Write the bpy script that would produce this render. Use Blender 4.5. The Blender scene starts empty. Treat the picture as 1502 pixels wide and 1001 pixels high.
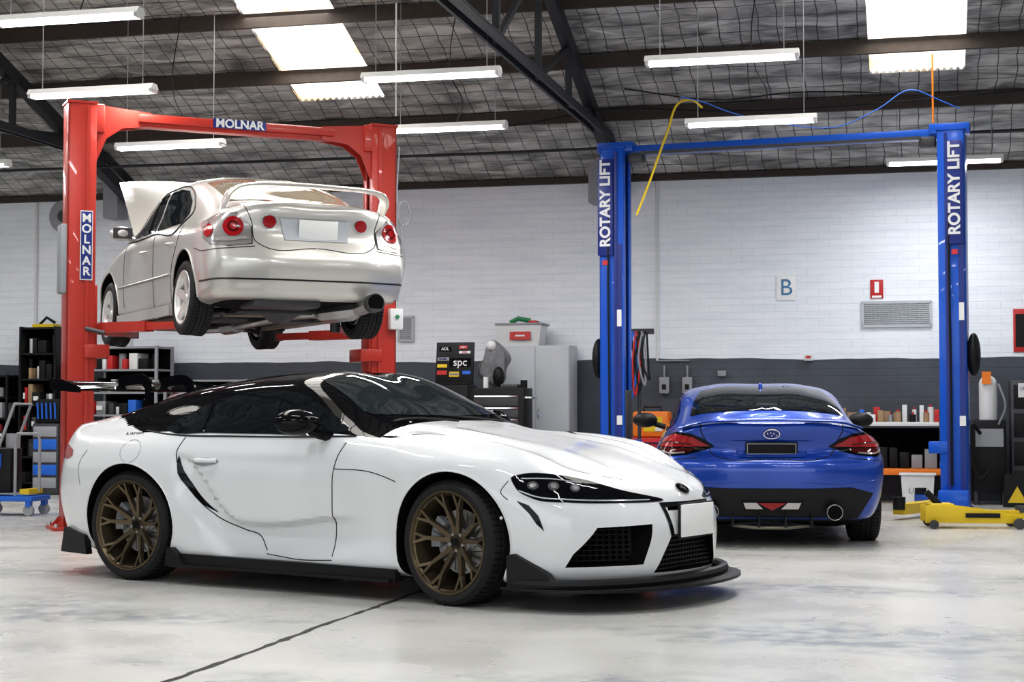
import bpy, bmesh, math, random
from mathutils import Vector, Matrix, Euler
from mathutils.bvhtree import BVHTree
random.seed(7)
scene = bpy.context.scene
V = Vector
# ------------------------------------------------------------------ materials
def mat(n, c, r=.5, m=0., coat=0., em=None, es=0., bump=None, var=0., spec=.5):
    M = bpy.data.materials.new(n); M.use_nodes = True
    nt = M.node_tree; b = nt.nodes['Principled BSDF']
    b.inputs['Base Color'].default_value = (*c, 1)
    b.inputs['Roughness'].default_value = r
    b.inputs['Metallic'].default_value = m
    b.inputs['Specular IOR Level'].default_value = spec
    b.inputs['Coat Weight'].default_value = coat
    b.inputs['Coat Roughness'].default_value = .03
    if em:
        b.inputs['Emission Color'].default_value = (*em, 1)
        b.inputs['Emission Strength'].default_value = es
        M.cycles.emission_sampling = 'NONE'
    if bump or var:
        tc = nt.nodes.new('ShaderNodeTexCoord'); no = nt.nodes.new('ShaderNodeTexNoise')
        no.inputs['Scale'].default_value = bump[0] if bump else 4.
        no.inputs['Detail'].default_value = 4
        nt.links.new(tc.outputs['Object'], no.inputs['Vector'])
        if bump:
            bp = nt.nodes.new('ShaderNodeBump'); bp.inputs['Strength'].default_value = bump[1]
            bp.inputs['Distance'].default_value = .01
            nt.links.new(no.outputs['Fac'], bp.inputs['Height'])
            nt.links.new(bp.outputs['Normal'], b.inputs['Normal'])
        if var:
            mx = nt.nodes.new('ShaderNodeMix'); mx.data_type = 'RGBA'
            mx.inputs[6].default_value = (*[x*(1-var) for x in c], 1)
            mx.inputs[7].default_value = (*[min(1, x*(1+var)) for x in c], 1)
            nt.links.new(no.outputs['Fac'], mx.inputs[0])
            nt.links.new(mx.outputs[2], b.inputs['Base Color'])
    return M

white_paint = mat('white_paint', (.74, .745, .755), .35, 0, 1., spec=.3)
black_gloss = mat('black_gloss', (.004, .004, .005), .5, 0, .35, spec=0.)
glass_dark = mat('glass_dark', (.005, .007, .009), .02, 0, 0, spec=.40)
glass_wind = mat('glass_windscreen', (.018, .023, .025), .02, 0, 0, spec=.55)
black_plastic = mat('black_plastic', (.009, .009, .010), .45, spec=.22)
black_matte = mat('black_matte', (.003, .003, .003), .85, spec=.1)
blue_paint = mat('blue_pearl_paint', (.004, .052, .37), .32, .4, .8)
silver_paint = mat('silver_pearl_paint', (.60, .585, .55), .32, .45, .9)
rubber = mat('tyre_rubber', (.010, .010, .011), .65, bump=(60, .2), spec=.3)
bronze = mat('bronze_wheel', (.125, .094, .056), .36, .8)
alloy = mat('alloy_wheel', (.72, .71, .69), .35, .6)
steel = mat('steel', (.42, .42, .43), .32, .9)
steel_dk = mat('steel_dark', (.07, .07, .075), .5, .6, var=.3)
chrome = mat('chrome', (.8, .8, .8), .10, 1.)
red_lens = mat('red_lens', (.32, .006, .010), .15, 0, .3, spec=.3)
red_lens_dk = mat('red_lens_dark', (.06, .003, .004), .1, 0, .4, spec=.3)
clear_lens = mat('clear_lens', (.50, .48, .48), .15, .5, .6)
lens_grey = mat('lamp_housing', (.34, .32, .32), .25, .5, .6)
lamp_white = mat('lamp_white', (.62, .66, .70), .2, .3, .5)
plate_white = mat('plate_white', (.88, .88, .87), .4)
red_lift = mat('red_lift_paint', (.42, .030, .018), .4, 0, .2, var=.08, spec=.35)
blue_lift = mat('blue_lift_paint', (.004, .085, .50), .38, 0, .25, var=.08, spec=.35)
blue_dk = mat('blue_label', (.004, .018, .18), .4)
white_pl = mat('white_plastic', (.70, .70, .70), .45)
grey_pl = mat('grey_plastic', (.28, .29, .31), .5)
grey_cab = mat('grey_cabinet_paint', (.49, .51, .54), .42, var=.05)
yellow = mat('yellow_paint', (.72, .50, .01), .4)
orange = mat('orange_plastic', (.80, .20, .01), .45)
red_p = mat('red_plastic', (.5, .015, .015), .45)
blue_p = mat('blue_plastic', (.01, .12, .55), .45)
beam_m = mat('dark_timber', (.045, .033, .026), .75, bump=(12, .3), var=.4)
truss_m = mat('dark_steel', (.030, .033, .040), .55, .3, var=.3)
cardboard = mat('cardboard', (.33, .22, .12), .8, var=.15)
cloth = mat('grey_cloth', (.20, .20, .21), .9, bump=(25, .6), var=.3)
tan_m = mat('tan_metal', (.24, .21, .17), .6, .3, var=.3)
tube_em = mat('fluorescent_tube', (1, 1, 1), .4, em=(.97, .98, 1), es=9)
crack_m = mat('expansion_joint', (.030, .028, .026), .9, var=.5)
leaf_green = mat('green_plastic', (.02, .22, .08), .5)

def wall_material():
    M = bpy.data.materials.new('painted_block_wall'); M.use_nodes = True
    nt = M.node_tree; N = nt.nodes; L = nt.links; b = N['Principled BSDF']
    tc = N.new('ShaderNodeTexCoord'); sp = N.new('ShaderNodeSeparateXYZ'); L.new(tc.outputs['Object'], sp.inputs[0])
    add = N.new('ShaderNodeMath'); L.new(sp.outputs['X'], add.inputs[0]); L.new(sp.outputs['Y'], add.inputs[1])
    cb = N.new('ShaderNodeCombineXYZ'); L.new(add.outputs[0], cb.inputs['X']); L.new(sp.outputs['Z'], cb.inputs['Y'])
    br = N.new('ShaderNodeTexBrick'); L.new(cb.outputs[0], br.inputs['Vector'])
    br.inputs['Scale'].default_value = 1.; br.inputs['Brick Width'].default_value = .26
    br.inputs['Row Height'].default_value = .086; br.inputs['Mortar Size'].default_value = .006
    br.inputs['Mortar Smooth'].default_value = .7
    no = N.new('ShaderNodeTexNoise'); no.inputs['Scale'].default_value = 1.2; no.inputs['Detail'].default_value = 6
    L.new(tc.outputs['Object'], no.inputs['Vector'])
    mpz = N.new('ShaderNodeMapping'); mpz.inputs['Scale'].default_value = (.9, .9, 6); L.new(tc.outputs['Object'], mpz.inputs[0])
    nb = N.new('ShaderNodeTexNoise'); nb.inputs['Scale'].default_value = 1.6; nb.inputs['Detail'].default_value = 5; L.new(mpz.outputs[0], nb.inputs['Vector'])
    rw = N.new('ShaderNodeValToRGB'); L.new(nb.outputs['Fac'], rw.inputs[0])
    rw.color_ramp.elements[0].position = .3; rw.color_ramp.elements[0].color = (.78, .82, .88, 1)
    rw.color_ramp.elements[1].position = .6; rw.color_ramp.elements[1].color = (.86, .89, .93, 1)
    rg = N.new('ShaderNodeValToRGB'); L.new(no.outputs['Fac'], rg.inputs[0])
    rg.color_ramp.elements[0].position = .3; rg.color_ramp.elements[0].color = (.044, .051, .065, 1)
    rg.color_ramp.elements[1].position = .7; rg.color_ramp.elements[1].color = (.078, .089, .112, 1)
    n2 = N.new('ShaderNodeTexNoise'); n2.inputs['Scale'].default_value = .9; L.new(tc.outputs['Object'], n2.inputs['Vector'])
    ma = N.new('ShaderNodeMath'); ma.operation = 'MULTIPLY_ADD'; ma.inputs[1].default_value = .10; L.new(n2.outputs['Fac'], ma.inputs[0]); L.new(sp.outputs['Z'], ma.inputs[2])
    gt = N.new('ShaderNodeMath'); gt.operation = 'GREATER_THAN'; gt.inputs[1].default_value = 1.72; L.new(ma.outputs[0], gt.inputs[0])
    mx = N.new('ShaderNodeMix'); mx.data_type = 'RGBA'; L.new(gt.outputs[0], mx.inputs[0]); L.new(rg.outputs[0], mx.inputs[6]); L.new(rw.outputs[0], mx.inputs[7])
    m2 = N.new('ShaderNodeMix'); m2.data_type = 'RGBA'; m2.blend_type = 'MULTIPLY'; m2.inputs[0].default_value = 1
    rr = N.new('ShaderNodeValToRGB'); L.new(br.outputs['Fac'], rr.inputs[0])
    rr.color_ramp.elements[0].color = (1, 1, 1, 1); rr.color_ramp.elements[1].color = (.92, .92, .93, 1)
    L.new(mx.outputs[2], m2.inputs[6]); L.new(rr.outputs[0], m2.inputs[7]); L.new(m2.outputs[2], b.inputs['Base Color'])
    bp = N.new('ShaderNodeBump'); bp.invert = True; bp.inputs['Strength'].default_value = .4; bp.inputs['Distance'].default_value = .005
    L.new(br.outputs['Fac'], bp.inputs['Height']); L.new(bp.outputs[0], b.inputs['Normal'])
    b.inputs['Roughness'].default_value = .6
    return M

def floor_material():
    M = bpy.data.materials.new('painted_concrete'); M.use_nodes = True
    nt = M.node_tree; N = nt.nodes; L = nt.links; b = N['Principled BSDF']
    tc = N.new('ShaderNodeTexCoord')
    def noise(s, d, dist=0, sx=1, sy=1, loc=(0, 0, 0)):
        mp = N.new('ShaderNodeMapping'); mp.inputs['Scale'].default_value = (sx, sy, 1); mp.inputs['Location'].default_value = loc; L.new(tc.outputs['Object'], mp.inputs[0])
        n = N.new('ShaderNodeTexNoise'); n.inputs['Scale'].default_value = s; n.inputs['Detail'].default_value = d
        n.inputs['Distortion'].default_value = dist; L.new(mp.outputs[0], n.inputs['Vector']); return n
    def ramp(n, p0, c0, p1, c1):
        r = N.new('ShaderNodeValToRGB'); L.new(n.outputs['Fac'], r.inputs[0]); e = r.color_ramp.elements
        e[0].position = p0; e[0].color = (*c0, 1); e[1].position = p1; e[1].color = (*c1, 1); return r
    base = ramp(noise(.6, 6), .25, (.47, .465, .445), .75, (.56, .55, .525))
    worn = ramp(noise(.75, 12, .2, .55, 1.3, (3.1, 1.7, 0)), .515, (0, 0, 0), .68, (1, 1, 1))
    grit = ramp(noise(7, 12, 0, 1, 1), .42, (.15,)*3, .60, (1,)*3)
    spots = ramp(noise(5, 8, .2), .62, (0, 0, 0), .76, (1, 1, 1))
    mw = N.new('ShaderNodeMath'); mw.operation = 'MULTIPLY'; L.new(worn.outputs[0], mw.inputs[0]); L.new(grit.outputs[0], mw.inputs[1])
    mx = N.new('ShaderNodeMix'); mx.data_type = 'RGBA'; L.new(mw.outputs[0], mx.inputs[0]); L.new(base.outputs[0], mx.inputs[6]); mx.inputs[7].default_value = (.23, .255, .28, 1)
    ml = N.new('ShaderNodeMath'); ml.operation = 'MULTIPLY'; ml.inputs[1].default_value = .3; L.new(spots.outputs[0], ml.inputs[0])
    m2 = N.new('ShaderNodeMix'); m2.data_type = 'RGBA'; L.new(ml.outputs[0], m2.inputs[0]); L.new(mx.outputs[2], m2.inputs[6]); m2.inputs[7].default_value = (.30, .29, .27, 1)
    L.new(m2.outputs[2], b.inputs['Base Color'])
    rr = ramp(noise(1.5, 4), .3, (.22,)*3, .7, (.36,)*3); L.new(rr.outputs[0], b.inputs['Roughness'])
    bp = N.new('ShaderNodeBump'); bp.inputs['Strength'].default_value = .05; L.new(noise(14, 5).outputs['Fac'], bp.inputs['Height']); L.new(bp.outputs[0], b.inputs['Normal'])
    return M

def ceiling_material():
    M = bpy.data.materials.new('foil_insulation_with_wire'); M.use_nodes = True
    nt = M.node_tree; N = nt.nodes; L = nt.links; b = N['Principled BSDF']
    tc = N.new('ShaderNodeTexCoord')
    nz = N.new('ShaderNodeTexNoise'); nz.inputs['Scale'].default_value = 2.; nz.inputs['Detail'].default_value = 2; L.new(tc.outputs['Object'], nz.inputs['Vector'])
    vm = N.new('ShaderNodeVectorMath'); vm.operation = 'MULTIPLY_ADD'; vm.inputs[1].default_value = (.09, .09, .0); L.new(nz.outputs['Color'], vm.inputs[0]); L.new(tc.outputs['Object'], vm.inputs[2])
    br = N.new('ShaderNodeTexBrick'); br.offset = 0; L.new(vm.outputs[0], br.inputs['Vector'])
    br.inputs['Scale'].default_value = 1; br.inputs['Brick Width'].default_value = .20; br.inputs['Row Height'].default_value = .22
    br.inputs['Mortar Size'].default_value = .006; br.inputs['Mortar Smooth'].default_value = .2
    n2 = N.new('ShaderNodeTexNoise'); n2.inputs['Scale'].default_value = 2.6; n2.inputs['Detail'].default_value = 6; n2.inputs['Distortion'].default_value = .8
    mp = N.new('ShaderNodeMapping'); mp.inputs['Scale'].default_value = (.7, 2.0, 1); L.new(tc.outputs['Object'], mp.inputs[0]); L.new(mp.outputs[0], n2.inputs['Vector'])
    r = N.new('ShaderNodeValToRGB'); L.new(n2.outputs['Fac'], r.inputs[0]); e = r.color_ramp.elements
    e[0].position = .32; e[0].color = (.17, .17, .17, 1); e[1].position = .66; e[1].color = (.66, .65, .62, 1)
    mx = N.new('ShaderNodeMix'); mx.data_type = 'RGBA'; L.new(br.outputs['Fac'], mx.inputs[0]); L.new(r.outputs[0], mx.inputs[6]); mx.inputs[7].default_value = (.05, .05, .05, 1)
    L.new(mx.outputs[2], b.inputs['Base Color']); b.inputs['Roughness'].default_value = .42; b.inputs['Metallic'].default_value = .35
    bp = N.new('ShaderNodeBump'); bp.inputs['Strength'].default_value = .75; bp.inputs['Distance'].default_value = .10
    L.new(n2.outputs['Fac'], bp.inputs['Height']); L.new(bp.outputs[0], b.inputs['Normal'])
    return M

def skylight_material():
    M = bpy.data.materials.new('translucent_sheet'); M.use_nodes = True
    nt = M.node_tree; N = nt.nodes; L = nt.links; b = N['Principled BSDF']
    tc = N.new('ShaderNodeTexCoord'); w = N.new('ShaderNodeTexNoise'); w.inputs['Scale'].default_value = 2.2; L.new(tc.outputs['Object'], w.inputs['Vector'])
    r = N.new('ShaderNodeValToRGB'); L.new(w.outputs['Fac'], r.inputs[0]); r.color_ramp.elements[0].color = (.95, .66, .34, 1); r.color_ramp.elements[1].color = (1, .97, .90, 1)
    r.color_ramp.elements[0].position = .28; r.color_ramp.elements[1].position = .48
    L.new(r.outputs[0], b.inputs['Emission Color']); b.inputs['Emission Strength'].default_value = 1.55
    b.inputs['Base Color'].default_value = (.8, .78, .7, 1); M.cycles.emission_sampling = 'NONE'
    return M
wall_m = wall_material(); floor_m = floor_material(); ceil_m = ceiling_material(); sky_m = skylight_material()

# ------------------------------------------------------------------ mesh builder
class MB:
    def __init__(s): s.bm = bmesh.new(); s.mats = []
    def mi(s, m):
        if m not in s.mats: s.mats.append(m)
        return s.mats.index(m)
    def merge(s, tb, m, recalc=True):
        if recalc: bmesh.ops.recalc_face_normals(tb, faces=tb.faces[:])
        i = s.mi(m)
        for f in tb.faces: f.material_index = i; f.smooth = True
        me = bpy.data.meshes.new('t'); tb.to_mesh(me); tb.free(); s.bm.from_mesh(me); bpy.data.meshes.remove(me)
    def box(s, c, d, m, rot=(0, 0, 0), bev=0.):
        tb = bmesh.new()
        M = Matrix.Translation(c) @ Euler([math.radians(a) for a in rot]).to_matrix().to_4x4() @ Matrix.Diagonal((*d, 1))
        bmesh.ops.create_cube(tb, size=1, matrix=M)
        if bev: bmesh.ops.bevel(tb, geom=tb.edges[:], offset=bev, segments=2, affect='EDGES', profile=.5)
        s.merge(tb, m)
    def beam(s, p0, p1, w, h, m, w1=None, h1=None, up=(0, 0, 1)):
        p0 = V(p0); p1 = V(p1); d = (p1-p0).normalized(); up = V(up)
        a = d.cross(up)
        if a.length < 1e-3: a = d.cross(V((1, 0, 0)))
        a.normalize(); b = a.cross(d).normalized(); w1 = w if w1 is None else w1; h1 = h if h1 is None else h1
        tb = bmesh.new(); vs = []
        for p, ww, hh in ((p0, w, h), (p1, w1, h1)):
            for x, y in ((-1, -1), (1, -1), (1, 1), (-1, 1)): vs.append(tb.verts.new(p+a*x*ww/2+b*y*hh/2))
        for q in ((0, 1, 2, 3), (4, 5, 6, 7), (0, 1, 5, 4), (1, 2, 6, 5), (2, 3, 7, 6), (3, 0, 4, 7)): tb.faces.new([vs[i] for i in q])
        s.merge(tb, m)
    def ribbon(s, pts, w, h, m, wax=(1, 0, 0)):
        pts = [V(p) for p in pts]; n = len(pts); tb = bmesh.new(); rings = []; wx = V(wax)
        for i in range(n):
            t = (pts[min(i+1, n-1)]-pts[max(i-1, 0)]).normalized(); a = (wx-t*wx.dot(t)).normalized(); b = t.cross(a)
            rings.append([tb.verts.new(pts[i]+a*w/2*math.cos(2*math.pi*k/12)+b*h/2*math.sin(2*math.pi*k/12)) for k in range(12)])
        for i in range(n-1):
            for k in range(12): tb.faces.new((rings[i][k], rings[i][(k+1) % 12], rings[i+1][(k+1) % 12], rings[i+1][k]))
        tb.faces.new(rings[0]); tb.faces.new(rings[-1]); s.merge(tb, m)
    def cyl(s, p0, p1, r, m, seg=20, r2=None):
        p0 = V(p0); p1 = V(p1); d = p1-p0; q = V((0, 0, 1)).rotation_difference(d).to_matrix().to_4x4()
        tb = bmesh.new()
        bmesh.ops.create_cone(tb, cap_ends=True, segments=seg, radius1=r, radius2=r if r2 is None else r2, depth=d.length, matrix=Matrix.Translation((p0+p1)/2) @ q)
        s.merge(tb, m)
    def sphere(s, c, r, m, sc=(1, 1, 1)):
        tb = bmesh.new(); bmesh.ops.create_uvsphere(tb, u_segments=20, v_segments=12, radius=r, matrix=Matrix.Translation(c) @ Matrix.Diagonal((*sc, 1)))
        s.merge(tb, m)
    def tube(s, pts, r, m, seg=8, closed=False):
        pts = [V(p) for p in pts]; n = len(pts); tb = bmesh.new(); rings = []
        t = (pts[1]-pts[0]).normalized(); a = t.cross(V((0, 0, 1)))
        if a.length < 1e-2: a = t.cross(V((1, 0, 0)))
        a.normalize()
        for i in range(n):
            if closed: t = (pts[(i+1) % n]-pts[i-1])
            else: t = pts[min(i+1, n-1)]-pts[max(i-1, 0)]
            if t.length < 1e-9: t = V((0, 0, 1))
            t.normalize(); a = (a-t*a.dot(t))
            if a.length < 1e-6: a = t.orthogonal()
            a.normalize(); b = t.cross(a)
            rr = r[i] if isinstance(r, (list, tuple)) else r
            rings.append([tb.verts.new(pts[i]+(a*math.cos(2*math.pi*k/seg)+b*math.sin(2*math.pi*k/seg))*rr) for k in range(seg)])
        for i in range(n if closed else n-1):
            A = rings[i]; B = rings[(i+1) % n]
            for k in range(seg): tb.faces.new((A[k], A[(k+1) % seg], B[(k+1) % seg], B[k]))
        if not closed: tb.faces.new(rings[0]); tb.faces.new(rings[-1])
        s.merge(tb, m)
    def prism(s, pts, off, m, bev=0):
        tb = bmesh.new(); off = V(off); a = [tb.verts.new(V(p)) for p in pts]; b = [tb.verts.new(V(p)+off) for p in pts]; n = len(pts)
        tb.faces.new(a); tb.faces.new(b[::-1])
        for i in range(n): tb.faces.new((a[i], a[(i+1) % n], b[(i+1) % n], b[i]))
        if bev: bmesh.ops.bevel(tb, geom=tb.edges[:], offset=bev, segments=2, affect='EDGES', profile=.5)
        s.merge(tb, m)
    def revolve(s, prof, m, c=(0, 0, 0), seg=64, closed=False, side=1):
        tb = bmesh.new(); c = V(c); R = []
        for k in range(seg):
            a = 2*math.pi*k/seg; R.append([tb.verts.new(c+V((r*math.cos(a), h*side, r*math.sin(a)))) for r, h in prof])
        n = len(prof)
        for k in range(seg):
            A = R[k]; B = R[(k+1) % seg]
            for i in range(n if closed else n-1): tb.faces.new((A[i], A[(i+1) % n], B[(i+1) % n], B[i]))
        s.merge(tb, m)
    def text(s, txt, size, M, m, ext=.002, ax='CENTER', sp=1., bold=0.):
        cu = bpy.data.curves.new('txt', 'FONT'); cu.body = txt; cu.size = size; cu.extrude = ext; cu.align_x = ax; cu.align_y = 'CENTER'; cu.space_line = sp
        cu.offset = bold
        o = bpy.data.objects.new('txt', cu); scene.collection.objects.link(o)
        dg = bpy.context.evaluated_depsgraph_get(); me = bpy.data.meshes.new_from_object(o.evaluated_get(dg))
        tb = bmesh.new(); tb.from_mesh(me); bmesh.ops.transform(tb, matrix=M, verts=tb.verts[:])
        bpy.data.objects.remove(o); bpy.data.curves.remove(cu); bpy.data.meshes.remove(me); s.merge(tb, m, False)
    def obj(s, name, loc=(0, 0, 0), rz=0., parent=None, sharp=32):
        me = bpy.data.meshes.new(name); s.bm.to_mesh(me); s.bm.free()
        for m in s.mats: me.materials.append(m)
        me.set_sharp_from_angle(angle=math.radians(sharp))
        o = bpy.data.objects.new(name, me); scene.collection.objects.link(o); o.location = loc; o.rotation_euler = (0, 0, math.radians(rz))
        if parent: o.parent = parent
        return o
def empty(name, loc, rz):
    e = bpy.data.objects.new(name, None); scene.collection.objects.link(e); e.location = loc; e.rotation_euler = (0, 0, math.radians(rz)); e.empty_display_size = .3
    return e
def TM(loc, rx=0, ry=0, rz=0):
    return Matrix.Translation(loc) @ Euler([math.radians(a) for a in (rx, ry, rz)]).to_matrix().to_4x4()

# ------------------------------------------------------------------ curve helpers
def herm(P, sub, e0=None, e1=None):
    n = len(P); Q = [e0 if e0 is not None else P[0]*2-P[1]]+list(P)+[e1 if e1 is not None else P[-1]*2-P[-2]]
    h = [max((Q[i+1]-Q[i]).length, 1e-5) for i in range(n+1)]; m = []
    for i in range(n):
        d0 = (Q[i+1]-Q[i])/h[i]; d1 = (Q[i+2]-Q[i+1])/h[i+1]; m.append((d0*h[i+1]+d1*h[i])/(h[i]+h[i+1]))
    out = []
    for i in range(n-1):
        L = h[i+1]
        for k in range(sub):
            t = k/sub; t2 = t*t; t3 = t2*t
            out.append(P[i]*(2*t3-3*t2+1)+m[i]*L*(t3-2*t2+t)+P[i+1]*(-2*t3+3*t2)+m[i+1]*L*(t3-t2))
    out.append(P[-1].copy()); return out
def spl(pts, n=5):
    P = [V(p) for p in pts]; P2 = P+[P[0]]; r = herm(P2, n, P[-1], P[1]); return r[:-1]
def fl(v): return V((v[0], -v[1], v[2]))

def project(bvh, p, d, off):
    h = bvh.ray_cast(p-d*6, d)
    if h[0] is None: h = bvh.find_nearest(p)
    n = h[1]
    if n.dot(d) > 0: n = -n
    return h[0]+n*off
def patch(mb, bvh, pts, d, m, off=.004, step=.035, both=False, smooth=0):
    if both: patch(mb, bvh, [fl(V(p)) for p in pts], fl(V(d)), m, off, step, False, smooth)
    pts = spl(pts, smooth) if smooth else [V(p) for p in pts]
    d = V(d).normalized(); ref = V((0, 0, 1)) if abs(d.z) < .9 else V((1, 0, 0)); u = ref.cross(d).normalized(); v = d.cross(u)
    dep = sum(p.dot(d) for p in pts)/len(pts)
    tb = bmesh.new(); vs = [tb.verts.new((p.dot(u), p.dot(v), 0)) for p in pts]; f = tb.faces.new(vs)
    bmesh.ops.triangulate(tb, faces=[f])
    for ax in (0, 1):
        lo = min(w.co[ax] for w in vs); hi = max(w.co[ax] for w in vs); k = lo+step
        cuts = []
        while k < hi-1e-4: cuts.append(k); k += step
        for k in cuts:
            co = [0, 0, 0]; co[ax] = k; no = [0, 0, 0]; no[ax] = 1
            bmesh.ops.bisect_plane(tb, geom=tb.verts[:]+tb.edges[:]+tb.faces[:], plane_co=co, plane_no=no)
            vs = [w for w in tb.verts]
    for w in tb.verts: w.co = project(bvh, u*w.co.x+v*w.co.y+d*dep, d, off)
    mb.merge(tb, m)
def pline(mb, bvh, pts, d, r, m, n=8, both=False, off=0., closed=False):
    if both: pline(mb, bvh, [fl(V(p)) for p in pts], fl(V(d)), r, m, n, False, off, closed)
    d = V(d).normalized(); P = herm([V(p) for p in pts], n) if n else [V(p) for p in pts]
    mb.tube([project(bvh, p, d, off) for p in P], r, m, 6)
def disc(c, d, r, n=16, ry=None):
    c = V(c); d = V(d).normalized(); ref = V((0, 0, 1)) if abs(d.z) < .95 else V((1, 0, 0)); u = ref.cross(d).normalized(); v = d.cross(u)
    return [c+u*r*math.cos(2*math.pi*k/n)+v*(ry or r)*math.sin(2*math.pi*k/n) for k in range(n)]

# ------------------------------------------------------------------ car body loft
def loft(stations, sub_s, sub_r, deform=None):
    G = []
    for st in stations:
        xs = st[0]; pr = st[1]
        pts = [V((xs[i] if isinstance(xs, (list, tuple)) else xs, p[0], p[1])) for i, p in enumerate(pr)]
        p0 = V((pts[0].x, 0, pts[0].z)); pts = [p0]+pts
        G.append(herm(pts, sub_r, fl(pts[1]), fl(pts[-2])))
    cols = []
    for j in range(len(G[0])):
        c = [g[j] for g in G]; cols.append(herm(c, sub_s, fl(c[1]), fl(c[-2])))
    return cols
def car_body(name, stations, mats, zone, parent, arches, cutters, deform=None, ss=9, sr=7):
    C = loft(stations, ss, sr); nj = len(C); ni = len(C[0]); bm = bmesh.new()
    for sgn in (1, -1):
        g = []
        for j in range(nj):
            row = []
            for i in range(ni):
                p = C[j][i].copy()
                if deform: p = deform(p)
                if j in (0, nj-1) or i in (0, ni-1): p.y = 0
                p.y = max(p.y, 0)
                row.append(bm.verts.new((p.x, p.y*sgn, p.z)))
            g.append(row)
        for j in range(nj-1):
            for i in range(ni-1):
                q = [g[j][i], g[j][i+1], g[j+1][i+1], g[j+1][i]]
                if sgn < 0: q = q[::-1]
                f = bm.faces.new(q); f.smooth = True; f.material_index = zone((i+.5)/ss, (j+.5)/sr)
    bmesh.ops.remove_doubles(bm, verts=bm.verts[:], dist=.0006)
    bmesh.ops.dissolve_degenerate(bm, edges=bm.edges[:], dist=.0003)
    bmesh.ops.recalc_face_normals(bm, faces=bm.faces[:])
    me = bpy.data.meshes.new(name); bm.to_mesh(me)
    bv0 = BVHTree.FromBMesh(bm); bm.free()
    for m in mats: me.materials.append(m)
    o = bpy.data.objects.new(name, me); scene.collection.objects.link(o)
    tmp = []
    def cutter(mb):
        for f in mb.bm.faces: f.material_index = 1
        bmesh.ops.recalc_face_normals(mb.bm, faces=mb.bm.faces[:])
        m2 = bpy.data.meshes.new('cut'); mb.bm.to_mesh(m2); mb.bm.free()
        for m in mats: m2.materials.append(m)
        c = bpy.data.objects.new('cut', m2); scene.collection.objects.link(c); tmp.append(c)
        md = o.modifiers.new('b', 'BOOLEAN'); md.operation = 'DIFFERENCE'; md.solver = 'EXACT'; md.object = c
    for (ax, az, r, yi) in arches:
        for s in (1, -1):
            mb = MB(); mb.cyl((ax, s*yi, az), (ax, s*1.3, az), r, mats[1], 72); cutter(mb)
    for c in cutters:
        mb = MB(); mb.prism(c[0], c[1], mats[1]); cutter(mb)
    dg = bpy.context.evaluated_depsgraph_get(); me2 = bpy.data.meshes.new_from_object(o.evaluated_get(dg))
    o.modifiers.clear(); o.data = me2; bpy.data.meshes.remove(me)
    for c in tmp: bpy.data.objects.remove(c)
    me2.set_sharp_from_angle(angle=math.radians(38)); me2.name = name
    o.parent = parent
    return o, bv0

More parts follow.
